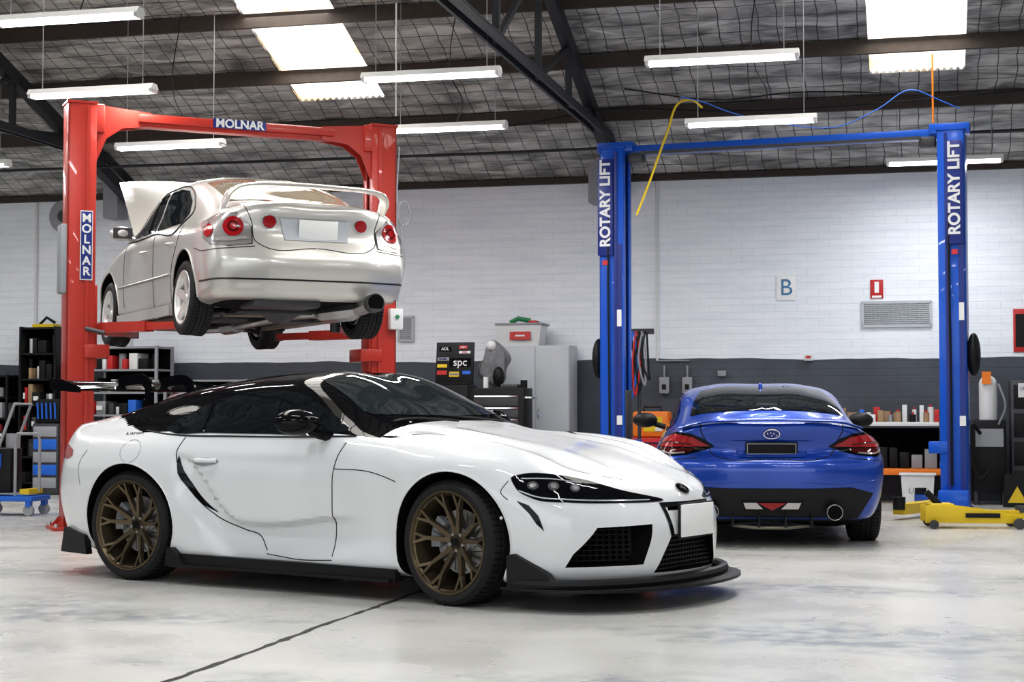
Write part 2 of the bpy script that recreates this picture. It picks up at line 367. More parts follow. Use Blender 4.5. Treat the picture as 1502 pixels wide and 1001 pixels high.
def wheel(name, parent, loc, side, R, w, Rr, rim, style, steer=0, tilt=0):
    mb = MB(); h = w/2
    mb.revolve([(Rr-.012, h*.84), (Rr+.006, h*.93), (Rr+.02, h*.985), ((R+Rr)/2+.005, h*1.0), (R-.022, h*.95), (R-.007, h*.84), (R-.001, h*.7), (R, h*.36), (R-.008, h*.34), (R-.008, h*.30), (R, h*.28), (R, h*.04), (R-.008, h*.03),
                (R-.008, -h*.03), (R, -h*.04), (R, -h*.28), (R-.008, -h*.30), (R-.008, -h*.34), (R, -h*.36), (R-.001, -h*.7), (R-.007, -h*.84), (R-.022, -h*.95), ((R+Rr)/2, -h), (Rr, -h*.9)], rubber, side=side, seg=72)
    for k in range(60):
        a = 2*math.pi*k/60
        for q in (.55, -.55):
            c = V(((R-.001)*math.cos(a), q*h*side, (R-.001)*math.sin(a)))
            mb.beam(c+V((0, -.03, 0)), c+V((0.0, .03, 0)), .004, .004, black_matte, up=V((math.cos(a), 0, math.sin(a))))
    mb.revolve([(Rr-.02, h*.80), (Rr-.004, h*.93), (Rr+.006, h*.93), (Rr+.004, h*.96), (Rr-.006, h*.965), (Rr-.011, h*.90), (Rr-.020, h*.74), (Rr-.03, h*.3), (Rr-.04, -h*.85)], rim, side=side)
    mb.revolve([(Rr-.03, -h*.5), (.02, -h*.5)], black_matte, side=side, seg=32)
    S = lambda r, a, y: V((r*math.cos(a), y*side, r*math.sin(a)))
    bt = steel if style != 'five' else steel_dk
    mb.revolve([(.175, -.02), (.175, .005), (.08, .005), (.08, .03), (.02, .03)], bt, side=side, seg=48)
    for k in range(24):
        a = 2*math.pi*k/24; mb.beam(S(.10, a, .006), S(.165, a+.25, .006), .006, .002, steel_dk, up=(0, 1, 0))
    ca = math.pi*.92
    for k in range(4):
        a = ca-.35+k*.22; mb.beam(S(.13, a, .012), S(.20, a, .012), .05, .05, grey_pl if style != 'five' else steel_dk, up=(0, 1, 0))
    D = 2*math.pi
    if style == 'y10':
        yh = h*.30; yr = h*.84
        mb.revolve([(.0, yh+.012), (.028, yh+.012), (.034, yh), (.055, yh), (.068, yh-.012), (.07, yh-.05), (.0, yh-.05)], rim, side=side, seg=40)
        mb.cyl(S(0, 0, yh), S(0, 0, yh+.018), .024, black_gloss)
        for k in range(5):
            a = D*k/5+.3
            mb.cyl(S(.047, a+.63, yh-.01), S(.047, a+.63, yh+.008), .009, steel, 10)
            for s in (-1, 1):
                am = a+s*.25
                mb.beam(S(.05, a+s*.16, yh-.010), S(.200, am, yh+.036), .030, .036, rim, .020, .028, up=(0, 1, 0))
                mb.beam(S(.188, am, yh+.031), S(Rr-.010, a+s*.16, yr), .016, .028, rim, .015, .020, up=(0, 1, 0))
                mb.beam(S(.188, am, yh+.031), S(Rr-.010, a+s*.38, yr), .016, .028, rim, .015, .020, up=(0, 1, 0))
    elif style == 'five':
        yh = h*.62; yr = h*.80
        mb.revolve([(.0, yh+.01), (.03, yh+.01), (.04, yh), (.075, yh-.01), (.08, yh-.05), (0, yh-.05)], rim, side=side, seg=40)
        for k in range(5):
            a = D*k/5+.3
            mb.beam(S(.05, a, yh-.015), S(Rr-.012, a, yr), .075, .035, rim, .058, .02, up=(0, 1, 0))
            mb.cyl(S(.05, a+.6, yh-.02), S(.05, a+.6, yh+.002), .009, steel_dk, 10)
    o = mb.obj(name, loc, 0, parent); o.rotation_euler = (math.radians(tilt), 0, math.radians(steer))
    return o

# ================================================================== WHITE SPORTS CAR
car = empty('sports_car', (-1.883, 10.964, 0), -33.9)
ST = [
 ([-.80, -.86, -.93, -.95, -.93, -.93, -.96, -.90, -.86, -.82], [(0, .20), (0, .24), (0, .36), (0, .52), (0, .70), (0, .90), (0, .985), (0, .985), (0, .985), (0, .985)]),
 ([-.78, -.84, -.90, -.92, -.90, -.89, -.91, -.85, -.81, -.76], [(.42, .20), (.44, .24), (.45, .36), (.46, .52), (.46, .70), (.45, .89), (.42, .97), (.36, .985), (.2, .99), (0, .995)]),
 ([-.66, -.72, -.76, -.78, -.76, -.74, -.74, -.70, -.66, -.64], [(.68, .20), (.72, .24), (.75, .36), (.77, .52), (.77, .70), (.73, .86), (.64, .945), (.50, .99), (.26, 1.02), (0, 1.03)]),
 ([-.50, -.52, -.52, -.52, -.50, -.48, -.48, -.46, -.44, -.44], [(.76, .18), (.83, .24), (.87, .36), (.885, .52), (.885, .70), (.83, .86), (.70, .945), (.54, 1.02), (.28, 1.075), (0, 1.085)]),
 (-.2, [(.78, .15), (.87, .2), (.91, .36), (.925, .52), (.925, .70), (.86, .875), (.71, .955), (.56, 1.07), (.30, 1.14), (0, 1.15)]),
 (.15, [(.78, .13), (.87, .17), (.91, .35), (.925, .52), (.92, .71), (.855, .885), (.72, .975), (.585, 1.13), (.33, 1.205), (0, 1.217)]),
 (.5, [(.78, .13), (.86, .16), (.885, .35), (.89, .53), (.885, .72), (.84, .88), (.73, 1.02), (.60, 1.175), (.35, 1.25), (0, 1.262)]),
 (.9, [(.78, .13), (.855, .16), (.86, .35), (.865, .53), (.865, .72), (.83, .88), (.74, 1.03), (.61, 1.195), (.36, 1.275), (0, 1.288)]),
 (1.3, [(.78, .13), (.855, .16), (.86, .35), (.865, .53), (.865, .72), (.83, .88), (.74, 1.03), (.61, 1.18), (.37, 1.262), (0, 1.275)]),
 (1.65, [(.78, .13), (.86, .16), (.865, .35), (.87, .53), (.875, .72), (.835, .88), (.74, .975), (.61, 1.06), (.38, 1.115), (0, 1.125)]),
 (1.95, [(.78, .13), (.87, .16), (.88, .35), (.89, .53), (.89, .72), (.845, .87), (.73, .925), (.58, .955), (.34, .975), (0, .98)]),
 (2.2, [(.78, .13), (.88, .17), (.905, .35), (.915, .53), (.91, .72), (.85, .86), (.72, .905), (.56, .915), (.32, .925), (0, .93)]),
 (2.5, [(.78, .13), (.89, .17), (.92, .35), (.93, .53), (.925, .70), (.86, .835), (.72, .882), (.54, .872), (.30, .88), (0, .885)]),
 (2.8, [(.78, .13), (.87, .16), (.89, .33), (.90, .50), (.89, .655), (.82, .775), (.69, .83), (.51, .822), (.28, .827), (0, .832)]),
 ([3.0, 3.06, 3.1, 3.1, 3.06, 3.02, 3.0, 3.0, 3.02, 3.05], [(.72, .13), (.76, .16), (.78, .32), (.79, .46), (.78, .60), (.72, .70), (.60, .745), (.46, .755), (.25, .762), (0, .765)]),
 ([3.24, 3.3, 3.34, 3.34, 3.3, 3.25, 3.2, 3.18, 3.18, 3.2], [(.5, .13), (.52, .16), (.53, .30), (.54, .44), (.53, .56), (.50, .64), (.42, .69), (.32, .705), (.17, .715), (0, .718)]),
 ([3.36, 3.42, 3.45, 3.45, 3.41, 3.37, 3.32, 3.3, 3.29, 3.29], [(.25, .13), (.26, .16), (.27, .30), (.27, .44), (.26, .55), (.25, .61), (.21, .655), (.16, .67), (.085, .678), (0, .68)]),
 ([3.39, 3.45, 3.48, 3.48, 3.45, 3.42, 3.38, 3.36, 3.35, 3.34], [(0, .13), (0, .16), (0, .30), (0, .44), (0, .54), (0, .60), (0, .635), (0, .65), (0, .658), (0, .662)]),
]
def g2(a, b): return math.exp(-a*a-b*b)
def sst(a, b, x):
    t = min(1, max(0, (x-a)/(b-a))); return t*t*(3-2*t)
def dsup(p):
    p = p.copy(); x, y, z = p
    if y > .5 and z < .9:
        zc = .40+.06*sst(1.1, 1.7, x)+.40*(1-sst(.42, .95, x))**1.3
        under = sst(0, .040, zc-z)*(1-sst(.16, .34, zc-z))
        y -= .048*under*sst(.38, .50, x)*(1-sst(1.45, 1.95, x))
        y += .022*g2((x-.08)/.36, (z-.76)/.13)
        y += .018*g2((x-2.45)/.42, (z-.765)/.065)
        y -= .024*g2((x-2.02)/.10, (z-.45)/.25)
        y += .008*g2((x-1.2)/.7, (z-.80)/.035)
    if 1.95 < x < 3.25 and z > .62:
        k = sst(1.95, 2.25, x)*(1-sst(2.95, 3.25, x))
        p.z -= .016*k*g2((abs(y)-.50)/.09, 0)
        p.z += .012*k*g2((abs(y)-.33)/.08, 0)
        p.z += .018*k*g2((abs(y)-.74)/.07, 0)
    if -.1 < x < 1.6 and z > 1.0:
        p.z -= .014*g2(y/.13, 0)*sst(.0, .4, x)*(1-sst(1.2, 1.5, x))
    p.y = y
    return p
def zsup(i, j):
    if j > 6.28+max(0, (4.75-i)*.95) and 2.2 < i < 9.95: return 2
    if j < 1.0: return 1
    return 0
intakes = []
for s in (1, -1):
    intakes.append(([(3.7, s*.66, .437), (3.7, s*.37, .447), (3.7, s*.385, .36), (3.7, s*.42, .235), (3.7, s*.76, .23), (3.7, s*.74, .30)], (-.68, 0, 0)))
intakes.append(([(3.7, .235, .385), (3.7, -.235, .385), (3.7, -.345, .185), (3.7, .345, .185)], (-.36, 0, 0)))
intakes.append(([(3.7, .22, .535), (3.7, -.22, .535), (3.7, -.23, .512), (3.7, .23, .512)], (-.33, 0, 0)))
body, bv = car_body('body', ST, [white_paint, black_matte, black_gloss], zsup, car, [(0, .345, .378, .56), (2.47, .345, .378, .56)], intakes, dsup, 10, 9)
mb = MB()
for s in (1, -1):
    d = (0, -s, 0)
    patch(mb, bv, [(x, s*.8, z) for x, z in [(.20, .945), (.32, 1.03), (.50, 1.10), (.72, 1.155), (1.0, 1.17), (1.22, 1.145), (1.45, 1.05), (1.66, .935), (1.55, .915), (1.1, .912), (.6, .915), (.25, .925)]], d, glass_dark, .004, smooth=4)
    pline(mb, bv, [(x, s*.8, z) for x, z in [(.55, .92), (.53, 1.0), (.50, 1.10)]], d, .009, black_gloss, off=.004)
    pline(mb, bv, [(x, s*.8, z) for x, z in [(.05, .925), (.3, .903), (.8, .897), (1.3, .897), (1.75, .905)]], d, .006, black_plastic, off=.002)
    pline(mb, bv, [(x, s*.9, z) for x, z in [(1.70, .87), (1.64, .74), (1.62, .55), (1.62, .35), (1.61, .22)]], d, .0035, black_plastic)
    pline(mb, bv, [(x, s*.9, z) for x, z in [(.43, .89), (.40, .80), (.43, .68), (.52, .54), (.68, .42), (.9, .345), (1.03, .31), (1.09, .23)]], d, .0035, black_plastic)
    patch(mb, bv, [(x, s*.9, z) for x, z in [(.415, .78), (.45, .68), (.53, .57), (.64, .475), (.70, .44), (.60, .475), (.49, .56), (.415, .67)]], d, black_gloss, .003, .02, smooth=3)
    pline(mb, bv, [(x, s*.9, z) for x, z in [(1.09, .21), (1.35, .19), (1.61, .20)]], d, .003, black_plastic)
    pline(mb, bv, [(x, s*.9, z) for x, z in [(1.64, .72), (1.9, .71), (2.10, .66)]], d, .003, black_plastic)
    pline(mb, bv, [(x, s*.9, z) for x, z in [(2.84, .58), (2.80, .62), (2.83, .68)]], d, .0025, black_plastic)
    if s < 0:
        C = [(.03+.085*math.cos(t*math.pi/10), s*.9, .80+.07*math.sin(t*math.pi/10)) for t in range(21)]
        pline(mb, bv, C, d, .0022, grey_pl, 0)
    patch(mb, bv, [(.52, s*.9, .745), (.60, s*.9, .765), (.70, s*.9, .76), (.735, s*.9, .745), (.68, s*.9, .725), (.56, s*.9, .725)], d, grey_pl, .003, .03, smooth=3)
    mb.tube(herm([V((.55, s*.885, .752)), V((.58, s*.905, .752)), V((.68, s*.90, .752)), V((.72, s*.875, .752))], 5), .013, white_paint)
    for ax in (0, 2.47):
        A = [(ax+.384*math.cos(t), s*.9, .345+.384*math.sin(t)) for t in [math.radians(a) for a in range(-18, 199, 6)]]
        pline(mb, bv, A, d, .006, white_paint, 0, off=0.0)
    patch(mb, bv, [(2.88, s*.87, .578), (2.95, s*.86, .555), (3.00, s*.84, .50), (3.03, s*.83, .42), (2.99, s*.84, .455), (2.95, s*.85, .51)], (-.5, -s*.85, 0), black_gloss, .003, .02)
    patch(mb, bv, [(1.86, s*.80, 1), (2.0, s*.80, 1), (2.24, s*.70, 1), (2.32, s*.65, 1), (2.28, s*.66, 1), (2.05, s*.765, 1)], (0, 0, -1), black_gloss, .003, .03)
    pline(mb, bv, [(2.3, s*.66, 1), (2.7, s*.62, 1), (3.0, s*.54, 1), (3.16, s*.46, 1), (3.28, s*.30, 1)], (0, 0, -1), .002, grey_pl)
    H = [(2.845, .865, .695), (2.92, .845, .716), (3.07, .77, .710), (3.2, .64, .675), (3.28, .48, .628), (3.38, .20, .568), (3.28, .48, .563), (3.12, .72, .570), (2.95, .82, .590), (2.875, .855, .635)]
    hd = (-.65, -s*.76, 0)
    patch(mb, bv, [(a, s*b, c) for a, b, c in H], hd, black_gloss, .004, .025, smooth=4)
    for cx, cy, cz, r in ((2.96, .83, .655, .024), (3.05, .77, .652, .024), (3.14, .70, .640, .022)):
        patch(mb, bv, disc((cx, s*cy, cz), hd, r*1.25, ry=r*.9), hd, steel_dk, .007, .02)
        patch(mb, bv, disc((cx, s*cy, cz), hd, r*.7, ry=r*.5), hd, lens_grey, .009, .02)
    pline(mb, bv, [(2.90, s*.85, .692), (3.04, s*.785, .690), (3.17, s*.67, .665)], hd, .0035, lamp_white, off=.004)
    pline(mb, bv, [(2.885, s*.855, .630), (2.95, s*.82, .603), (3.12, s*.72, .583), (3.27, s*.50, .574), (3.35, s*.30, .572)], hd, .004, lamp_white, off=.004)
    pline(mb, bv, [(a, s*b, c) for a, b, c in H]+[(H[0][0], s*H[0][1], H[0][2])], hd, .0025, black_plastic, off=.002)
    for k in range(7):
        z = .255+k*.027
        mb.beam((3.02, s*.70, z), (3.30, s*.40, z), .02, .006, black_plastic)
    for k in range(12):
        f = k/11; mb.beam((3.02+.28*f, s*(.70-.3*f), .245), (3.02+.28*f, s*(.70-.3*f)+s*.01, .43), .02, .005, black_plastic)
    mb.cyl((3.16, s*.68, .49), (3.19, s*.70, .49), .010, grey_pl, 14)
    pline(mb, bv, [(2.80, s*.88, .49), (2.81, s*.88, .48)], d, .009, white_pl, 2)
patch(mb, bv, [(1.24, .50, 1.3), (1.28, 0, 1.3), (1.24, -.50, 1.3), (1.55, -.585, 1.3), (1.82, -.62, 1.3), (1.92, -.4, 1.3), (1.95, 0, 1.3), (1.92, .4, 1.3), (1.82, .62, 1.3), (1.55, .585, 1.3)], (-.35, 0, -1), glass_wind, .004, .05, smooth=3)
patch(mb, bv, [(.25, .40, 1.2), (.25, -.40, 1.2), (-.45, -.38, 1.2), (-.52, 0, 1.2), (-.45, .38, 1.2)], (0, 0, -1), glass_dark, .004, .05)
for y0, y1 in ((.35, -.28), (-.12, -.62)):
    pline(mb, bv, [(1.96, y0, 1), (1.90, (y0+y1)/2, 1), (1.86, y1, 1)], (0, 0, -1), .008, black_plastic, off=.015)
R1 = (-1, 0, 0)
patch(mb, bv, [(3.6, -.27, .555), (3.6, .27, .555), (3.6, .255, .53), (3.6, -.255, .53)], R1, black_gloss, .004, .03)
for s in (1, -1): patch(mb, bv, [(3.6, s*.275, .555), (3.6, s*.25, .555), (3.6, s*.215, .38), (3.6, s*.245, .38)], R1, black_gloss, .004, .03)
for k in range(8):
    z = .200+k*.024; mb.beam((3.40, -.31, z), (3.40, .31, z), .02, .006, black_plastic)
for k in range(20):
    y = -.31+k*.0326; mb.beam((3.39, y, .19), (3.39, y, .385), .006, .015, black_plastic)
mb.box((3.495, 0, .455), (.008, .375, .175), plate_white, bev=.003)
mb.box((3.485, 0, .455), (.012, .39, .19), black_plastic)
bd = (-.75, 0, -.65)
patch(mb, bv, disc((3.40, 0, .622), bd, .058, 24, .040), bd, chrome, .008, .02)
patch(mb, bv, disc((3.40, 0, .622), bd, .050, 24, .033), bd, black_gloss, .011, .02)
patch(mb, bv, disc((3.40, 0, .622), bd, .030, 20, .012), bd, chrome, .013, .02)
patch(mb, bv, disc((3.40, 0, .622), bd, .012, 20, .030), bd, chrome, .013, .02)
def outline(k, z, n=15, x0=2.88, xm=3.60, w=.90):
    pts = []
    for i in range(-n, n+1):
        a = i/n; y = w*math.sin(a*math.pi/2); x = x0+(xm-x0)*(abs(math.cos(a*math.pi/2)))**.72
        pts.append((x, y*k, z))
    return pts
o1 = outline(1, .108); o1 = [(2.80, -.90, .108)]+o1+[(2.80, .90, .108)]
mb.prism(o1, (0, 0, .016), black_plastic)
P = outline(1, .145, x0=2.86, xm=3.48, w=.88); mb.tube(P, .028, black_plastic, 8)
for s in (1, -1):
    mb.prism([(2.84, s*.90, .12), (3.12, s*.86, .13), (3.06, s*.86, .20), (2.88, s*.905, .30), (2.84, s*.905, .29)], (0, -s*.05, 0), black_plastic)
    mb.prism([(.40, s*.80, .105), (2.08, s*.80, .105), (2.08, s*.935, .105), (1.2, s*.905, .105), (.40, s*.94, .105)], (0, 0, .018), black_plastic)
    mb.beam((.36, s*.88, .150), (2.10, s*.88, .142), .05, .070, black_plastic)
    mb.prism([(.36, s*.94, .11), (.52, s*.93, .11), (.40, s*.93, .22), (.36, s*.93, .22)], (0, -s*.05, 0), black_plastic)
    mb.prism([(-.38, s*.90, .14), (-.70, s*.83, .14), (-.66, s*.84, .30), (-.40, s*.905, .26)], (0, -s*.05, 0), black_plastic)
    mb.tube([(1.55, s*.80, .905), (1.53, s*.88, .915), (1.50, s*.93, .935)], [.035, .028, .025], black_gloss)
    tb = bmesh.new(); bmesh.ops.create_uvsphere(tb, u_segments=24, v_segments=14, radius=1)
    for w in tb.verts:
        c = w.co; c.x = c.x*(.085 if c.x < 0 else .14); c.y *= .135; c.z *= .075
        if c.x < -.02: c.x = -.02+(c.x+.02)*.35
        w.co = V((1.44+c.x-.15*(c.y), s*(.985+c.y), .985+c.z))
    mb.merge(tb, black_gloss)
    patch(mb, bv, [(-.62, s*.86, .80), (-.80, s*.72, .82), (-.90, s*.48, .80), (-.92, s*.40, .76), (-.86, s*.62, .755), (-.74, s*.78, .745), (-.60, s*.87, .76)], (1, -s*.9, 0), red_lens, .004, .025, smooth=2)
    pline(mb, bv, [(-.40, s*.9, .80), (-.46, s*.9, .72), (-.44, s*.9, .58)], d, .0025, grey_pl)
mb.tube([(-.93, -.2, .23), (-.96, -.2, .23)], .05, chrome)
mb.box((-.80, 0, .20), (.24, 1.1, .10), black_plastic, (0, -12, 0))
mb.text('A-WORKS', .035, TM((-.02, -.835, .905), 62, 0, 0), black_plastic, .001)
trim = mb.obj('trim', parent=car)
mb = MB()
prof = []
for k in range(13):
    t = k/12; prof.append((-.74-.25*t, .0, 1.185+.035*math.sin(math.pi*min(1, t*1.2)*.8)*.6+.045*t*t+.012))
for k in range(12, -1, -1):
    t = k/12; prof.append((-.74-.25*t, .0, 1.185+.0+.042*t*t-.008*math.sin(math.pi*t)))
mb.prism([(p[0], -.66, p[2]) for p in prof], (0, 1.32, 0), black_gloss)
for s in (1, -1):
    mb.prism([(-.72, s*.66, 1.17), (-1.01, s*.66, 1.19), (-1.02, s*.66, 1.27), (-.90, s*.66, 1.26), (-.72, s*.66, 1.21)], (0, s*.012, 0), black_gloss)
    sw = herm([V((-.60, s*.2, .99)), V((-.58, s*.2, 1.10)), V((-.56, s*.2, 1.20)), V((-.62, s*.2, 1.262)), V((-.74, s*.2, 1.262)), V((-.86, s*.2, 1.245))], 5)
    for a, b in zip(sw[:-1], sw[1:]): mb.beam(a, b, .018, .07, black_gloss, up=(1, 0, .3))
    mb.box((-.62, s*.2, 1.02), (.14, .05, .02), black_gloss, (0, 12, 0))
mb.obj('rear_wing', parent=car)
for nm, x, s, st in (('wheel_front_near', 2.47, -1, -8), ('wheel_front_far', 2.47, 1, -8), ('wheel_rear_near', 0, -1, 0), ('wheel_rear_far', 0, 1, 0)):
    wheel(nm, car, (x, s*.785, .34), s, .34, .265, .276, bronze, 'y10', st)

# ================================================================== BLUE COUPE
def full(x, lo, up): return (x, lo+up)
LO = [(.72, .14), (.82, .17), (.85, .34), (.86, .5), (.86, .66)]
BS = [
 ([-.72, -.78, -.84, -.88, -.87, -.785, -.86, -.80, -.7, -.62], [(0, .20), (0, .22), (0, .34), (0, .52), (0, .655), (0, .74), (0, .945), (0, .968), (0, .968), (0, .978)]),
 ([-.71, -.77, -.83, -.87, -.86, -.78, -.84, -.78, -.68, -.56], [(.40, .20), (.44, .22), (.47, .34), (.49, .52), (.49, .655), (.48, .74), (.47, .94), (.43, .962), (.24, .968), (0, .985)]),
 ([-.60, -.66, -.73, -.76, -.745, -.685, -.69, -.63, -.54, -.46], [(.66, .20), (.73, .22), (.785, .34), (.81, .52), (.815, .65), (.785, .76), (.67, .91), (.56, .95), (.32, .97), (0, 1.0)]),
 (-.44, [(.70, .18), (.80, .22), (.86, .34), (.89, .50), (.895, .65), (.85, .80), (.725, .90), (.61, .96), (.36, 1.015), (0, 1.025)]),
 (-.15, [(.72, .16), (.82, .2), (.87, .34), (.90, .5), (.90, .66), (.845, .82), (.72, .925), (.615, 1.045), (.38, 1.11), (0, 1.12)]),
 (.25, [(.72, .14), (.82, .17), (.87, .34), (.89, .5), (.885, .66), (.83, .83), (.72, .965), (.62, 1.13), (.39, 1.20), (0, 1.21)]),
 full(.7, LO, [(.81, .84), (.725, 1.0), (.63, 1.19), (.40, 1.257), (0, 1.267)]),
 full(1.2, LO, [(.81, .85), (.725, 1.02), (.63, 1.205), (.40, 1.276), (0, 1.287)]),
 full(1.6, LO, [(.81, .85), (.71, 1.0), (.60, 1.15), (.37, 1.22), (0, 1.235)]),
 full(2.0, LO, [(.82, .84), (.71, .93), (.58, 1.0), (.36, 1.04), (0, 1.05)]),
 full(2.35, LO, [(.82, .82), (.70, .86), (.56, .88), (.33, .90), (0, .91)]),
 (2.6, [(.74, .14), (.84, .18), (.87, .34), (.885, .5), (.875, .66), (.80, .80), (.68, .83), (.52, .83), (.3, .84), (0, .85)]),
 (3.0, [(.70, .14), (.78, .18), (.81, .32), (.82, .48), (.81, .60), (.74, .70), (.62, .73), (.48, .74), (.28, .75), (0, .76)]),
 ([3.2, 3.25, 3.27, 3.27, 3.24, 3.2, 3.16, 3.15, 3.15, 3.17], [(.45, .14), (.48, .18), (.5, .3), (.5, .44), (.49, .54), (.46, .62), (.4, .66), (.3, .68), (.17, .69), (0, .695)]),
 ([3.3, 3.36, 3.38, 3.38, 3.35, 3.32, 3.3, 3.28, 3.26, 3.25], [(0, .14), (0, .18), (0, .3), (0, .44), (0, .54), (0, .6), (0, .63), (0, .64), (0, .65), (0, .66)]),
]
def coupe(name, loc, rz, paint):
    c2 = empty(name, loc, rz)
    body, bv = car_body('body', BS, [paint, black_matte], lambda i, j: 1 if j < 1 else 0, c2, [(0, .325, .355, .56), (2.57, .325, .355, .56)], [], None, 9, 8)
    mb = MB()
    R = (1, 0, 0)
    patch(mb, bv, [(-.30, -.61, 1), (-.38, -.35, 1), (-.40, 0, 1), (-.38, .35, 1), (-.30, .61, 1), (.05, .575, 1.2), (.50, .50, 1.3), (.56, .2, 1.3), (.57, 0, 1.3), (.56, -.2, 1.3), (.50, -.50, 1.3), (.05, -.575, 1.2)], (.12, 0, -1), glass_dark, .004, .05)
    patch(mb, bv, [(1.5, .5, 1.3), (1.54, 0, 1.3), (1.5, -.5, 1.3), (2.1, -.62, 1), (2.2, 0, 1), (2.1, .62, 1)], (-.3, 0, -1), glass_dark, .004, .05)
    for s in (1, -1):
        d = (0, -s, 0)
        patch(mb, bv, [(x, s, z) for x, z in [(.15, .93), (.4, 1.06), (.7, 1.13), (1.2, 1.15), (1.5, 1.11), (1.9, .93), (1.2, .90), (.5, .90)]], d, glass_dark, .004, .05, smooth=3)
        td = (1, -s*.45, 0)
        T = [(-.80, .44, .775), (-.79, .52, .835), (-.76, .62, .875), (-.68, .75, .885), (-.58, .84, .865), (-.52, .88, .82), (-.55, .89, .76), (-.62, .86, .715), (-.70, .78, .695), (-.77, .64, .71), (-.79, .52, .745)]
        patch(mb, bv, [(a, s*b, c) for a, b, c in T], td, black_gloss, .004, .025)
        U = [(-.79, .475, .778), (-.77, .60, .850), (-.68, .745, .866), (-.57, .85, .835), (-.58, .87, .775), (-.66, .82, .765), (-.74, .70, .770)]
        patch(mb, bv, [(a, s*b, c) for a, b, c in U], td, red_lens, .008, .025)
        U2 = [(-.77, .58, .758), (-.68, .75, .757), (-.58, .865, .765), (-.64, .84, .72), (-.71, .77, .71), (-.77, .64, .725)]
        patch(mb, bv, [(a, s*b, c) for a, b, c in U2], td, red_lens_dk, .008, .025)
        pline(mb, bv, [(-.76, s*.62, .790), (-.70, s*.74, .803), (-.62, s*.83, .800), (-.57, s*.87, .785)], td, .006, red_lens_dk, off=.009)
        pline(mb, bv, [(-.76, s*.66, .725), (-.70, s*.77, .718), (-.64, s*.83, .735)], td, .007, clear_lens, off=.006)
        pline(mb, bv, [(-.7, s*.54, .955), (-.78, s*.54, .89), (-.8, s*.49, .80), (-.8, s*.45, .71), (-.8, s*.38, .680), (-.8, 0, .676)], (1, 0, -.1), .0045, black_plastic)
        pline(mb, bv, [(-.8, s*.57, .69), (-.72, s*.74, .672), (-.6, s*.88, .665), (-.36, s*.9, .70)], td, .004, black_plastic)
        pline(mb, bv, [(-.8, s*.20, .50), (-.8, s*.50, .49), (-.7, s*.78, .52)], (1, -s*.3, 0), .003, paint, off=.004)
        mb.tube([(-.72, s*.47, .27), (-.90, s*.47, .275)], .062, steel_dk, 28); mb.cyl((-.893, s*.47, .275), (-.902, s*.47, .275), .054, black_matte, 24)
        mb.tube([V((-.900, s*.47+.058*math.cos(k*.2618), .275+.058*math.sin(k*.2618))) for k in range(24)], .003, steel, 6, True)
        mb.tube([(1.72, s*.80, .90), (1.70, s*.90, .93)], .025, black_plastic)
        mb.sphere((1.68, s*.985, .965), 1, black_plastic, (.08, .115, .07))
        A = [(0+.36*math.cos(t), s*.9, .325+.36*math.sin(t)) for t in [math.radians(a) for a in range(-10, 191, 6)]]
        pline(mb, bv, A, d, .007, paint, 0, off=0.0)
    patch(mb, bv, [(-.9, -.30, .82), (-.9, .30, .82), (-.9, .25, .69), (-.9, -.25, .69)], R, paint, .006, .05)
    mb.box((-.815, 0, .757), (.012, .40, .105), black_plastic, (0, -6, 0), .004); mb.box((-.822, 0, .757), (.004, .375, .085), grey_pl, (0, -6, 0)); mb.box((-.824, 0, .757), (.005, .362, .070), black_gloss, (0, -6, 0))
    patch(mb, bv, disc((-.83, 0, .875), R, .064, 24, .037), R, chrome, .010, .02); patch(mb, bv, disc((-.83, 0, .875), R, .057, 24, .030), R, blue_dk, .013, .02)
    for yy, zz in ((.032, .882), (.008, .887), (-.016, .882), (-.036, .868), (.0, .866)): patch(mb, bv, disc((-.83, yy, zz), R, .0045, 8), R, chrome, .015, .01)
    L = herm([V((-.68, .69, .92)), V((-.81, .53, .962)), V((-.87, .28, .976)), V((-.88, 0, .982)), V((-.87, -.28, .976)), V((-.81, -.53, .962)), V((-.68, -.69, .92))], 6)
    mb.ribbon(L, .07, .020, paint)
    patch(mb, bv, [(-.9, -.77, .42), (-.9, -.60, .465), (-.9, -.30, .455), (-.9, 0, .455), (-.9, .30, .455), (-.9, .60, .465), (-.9, .77, .42), (-.9, .66, .23), (-.9, .5, .205), (-.9, -.5, .205), (-.9, -.66, .23)], R, black_plastic, .008, .04)
    patch(mb, bv, [(-.9, -.24, .365), (-.9, .24, .365), (-.9, .21, .28), (-.9, -.21, .28)], R, black_gloss, .012, .03)
    for s in (1, -1): patch(mb, bv, [(-.9, s*.22, .35), (-.9, s*.12, .35), (-.9, s*.07, .30), (-.9, s*.20, .30)], R, clear_lens, .016, .03)
    patch(mb, bv, [(-.9, -.11, .35), (-.9, .11, .35), (-.9, .0, .29)], R, red_lens, .020, .03)
    for k in (-.30, -.1, .1, .30): mb.box((-.80, k, .20), (.16, .012, .09), black_plastic)
    mb.tube([(-.70, -.3, .16), (-.82, -.12, .15), (-.82, .12, .15), (-.70, .3, .16)], .012, tan_m)
    mb.prism([(.42, -.015, 1.20), (.62, -.015, 1.235), (.50, -.015, 1.285), (.45, -.015, 1.285)], (0, .03, 0), paint, .006)
    mb.obj('trim', parent=c2)
    for nm, x, s in (('wheel_fr', 2.57, -1), ('wheel_fl', 2.57, 1), ('wheel_rr', 0, -1), ('wheel_rl', 0, 1)):
        wheel(nm, c2, (x, s*.785, .322), s, .322, .235, .235, steel_dk, 'five')
    return c2
coupe('blue_coupe', (2.07, 13.44, 0), 85, blue_paint)

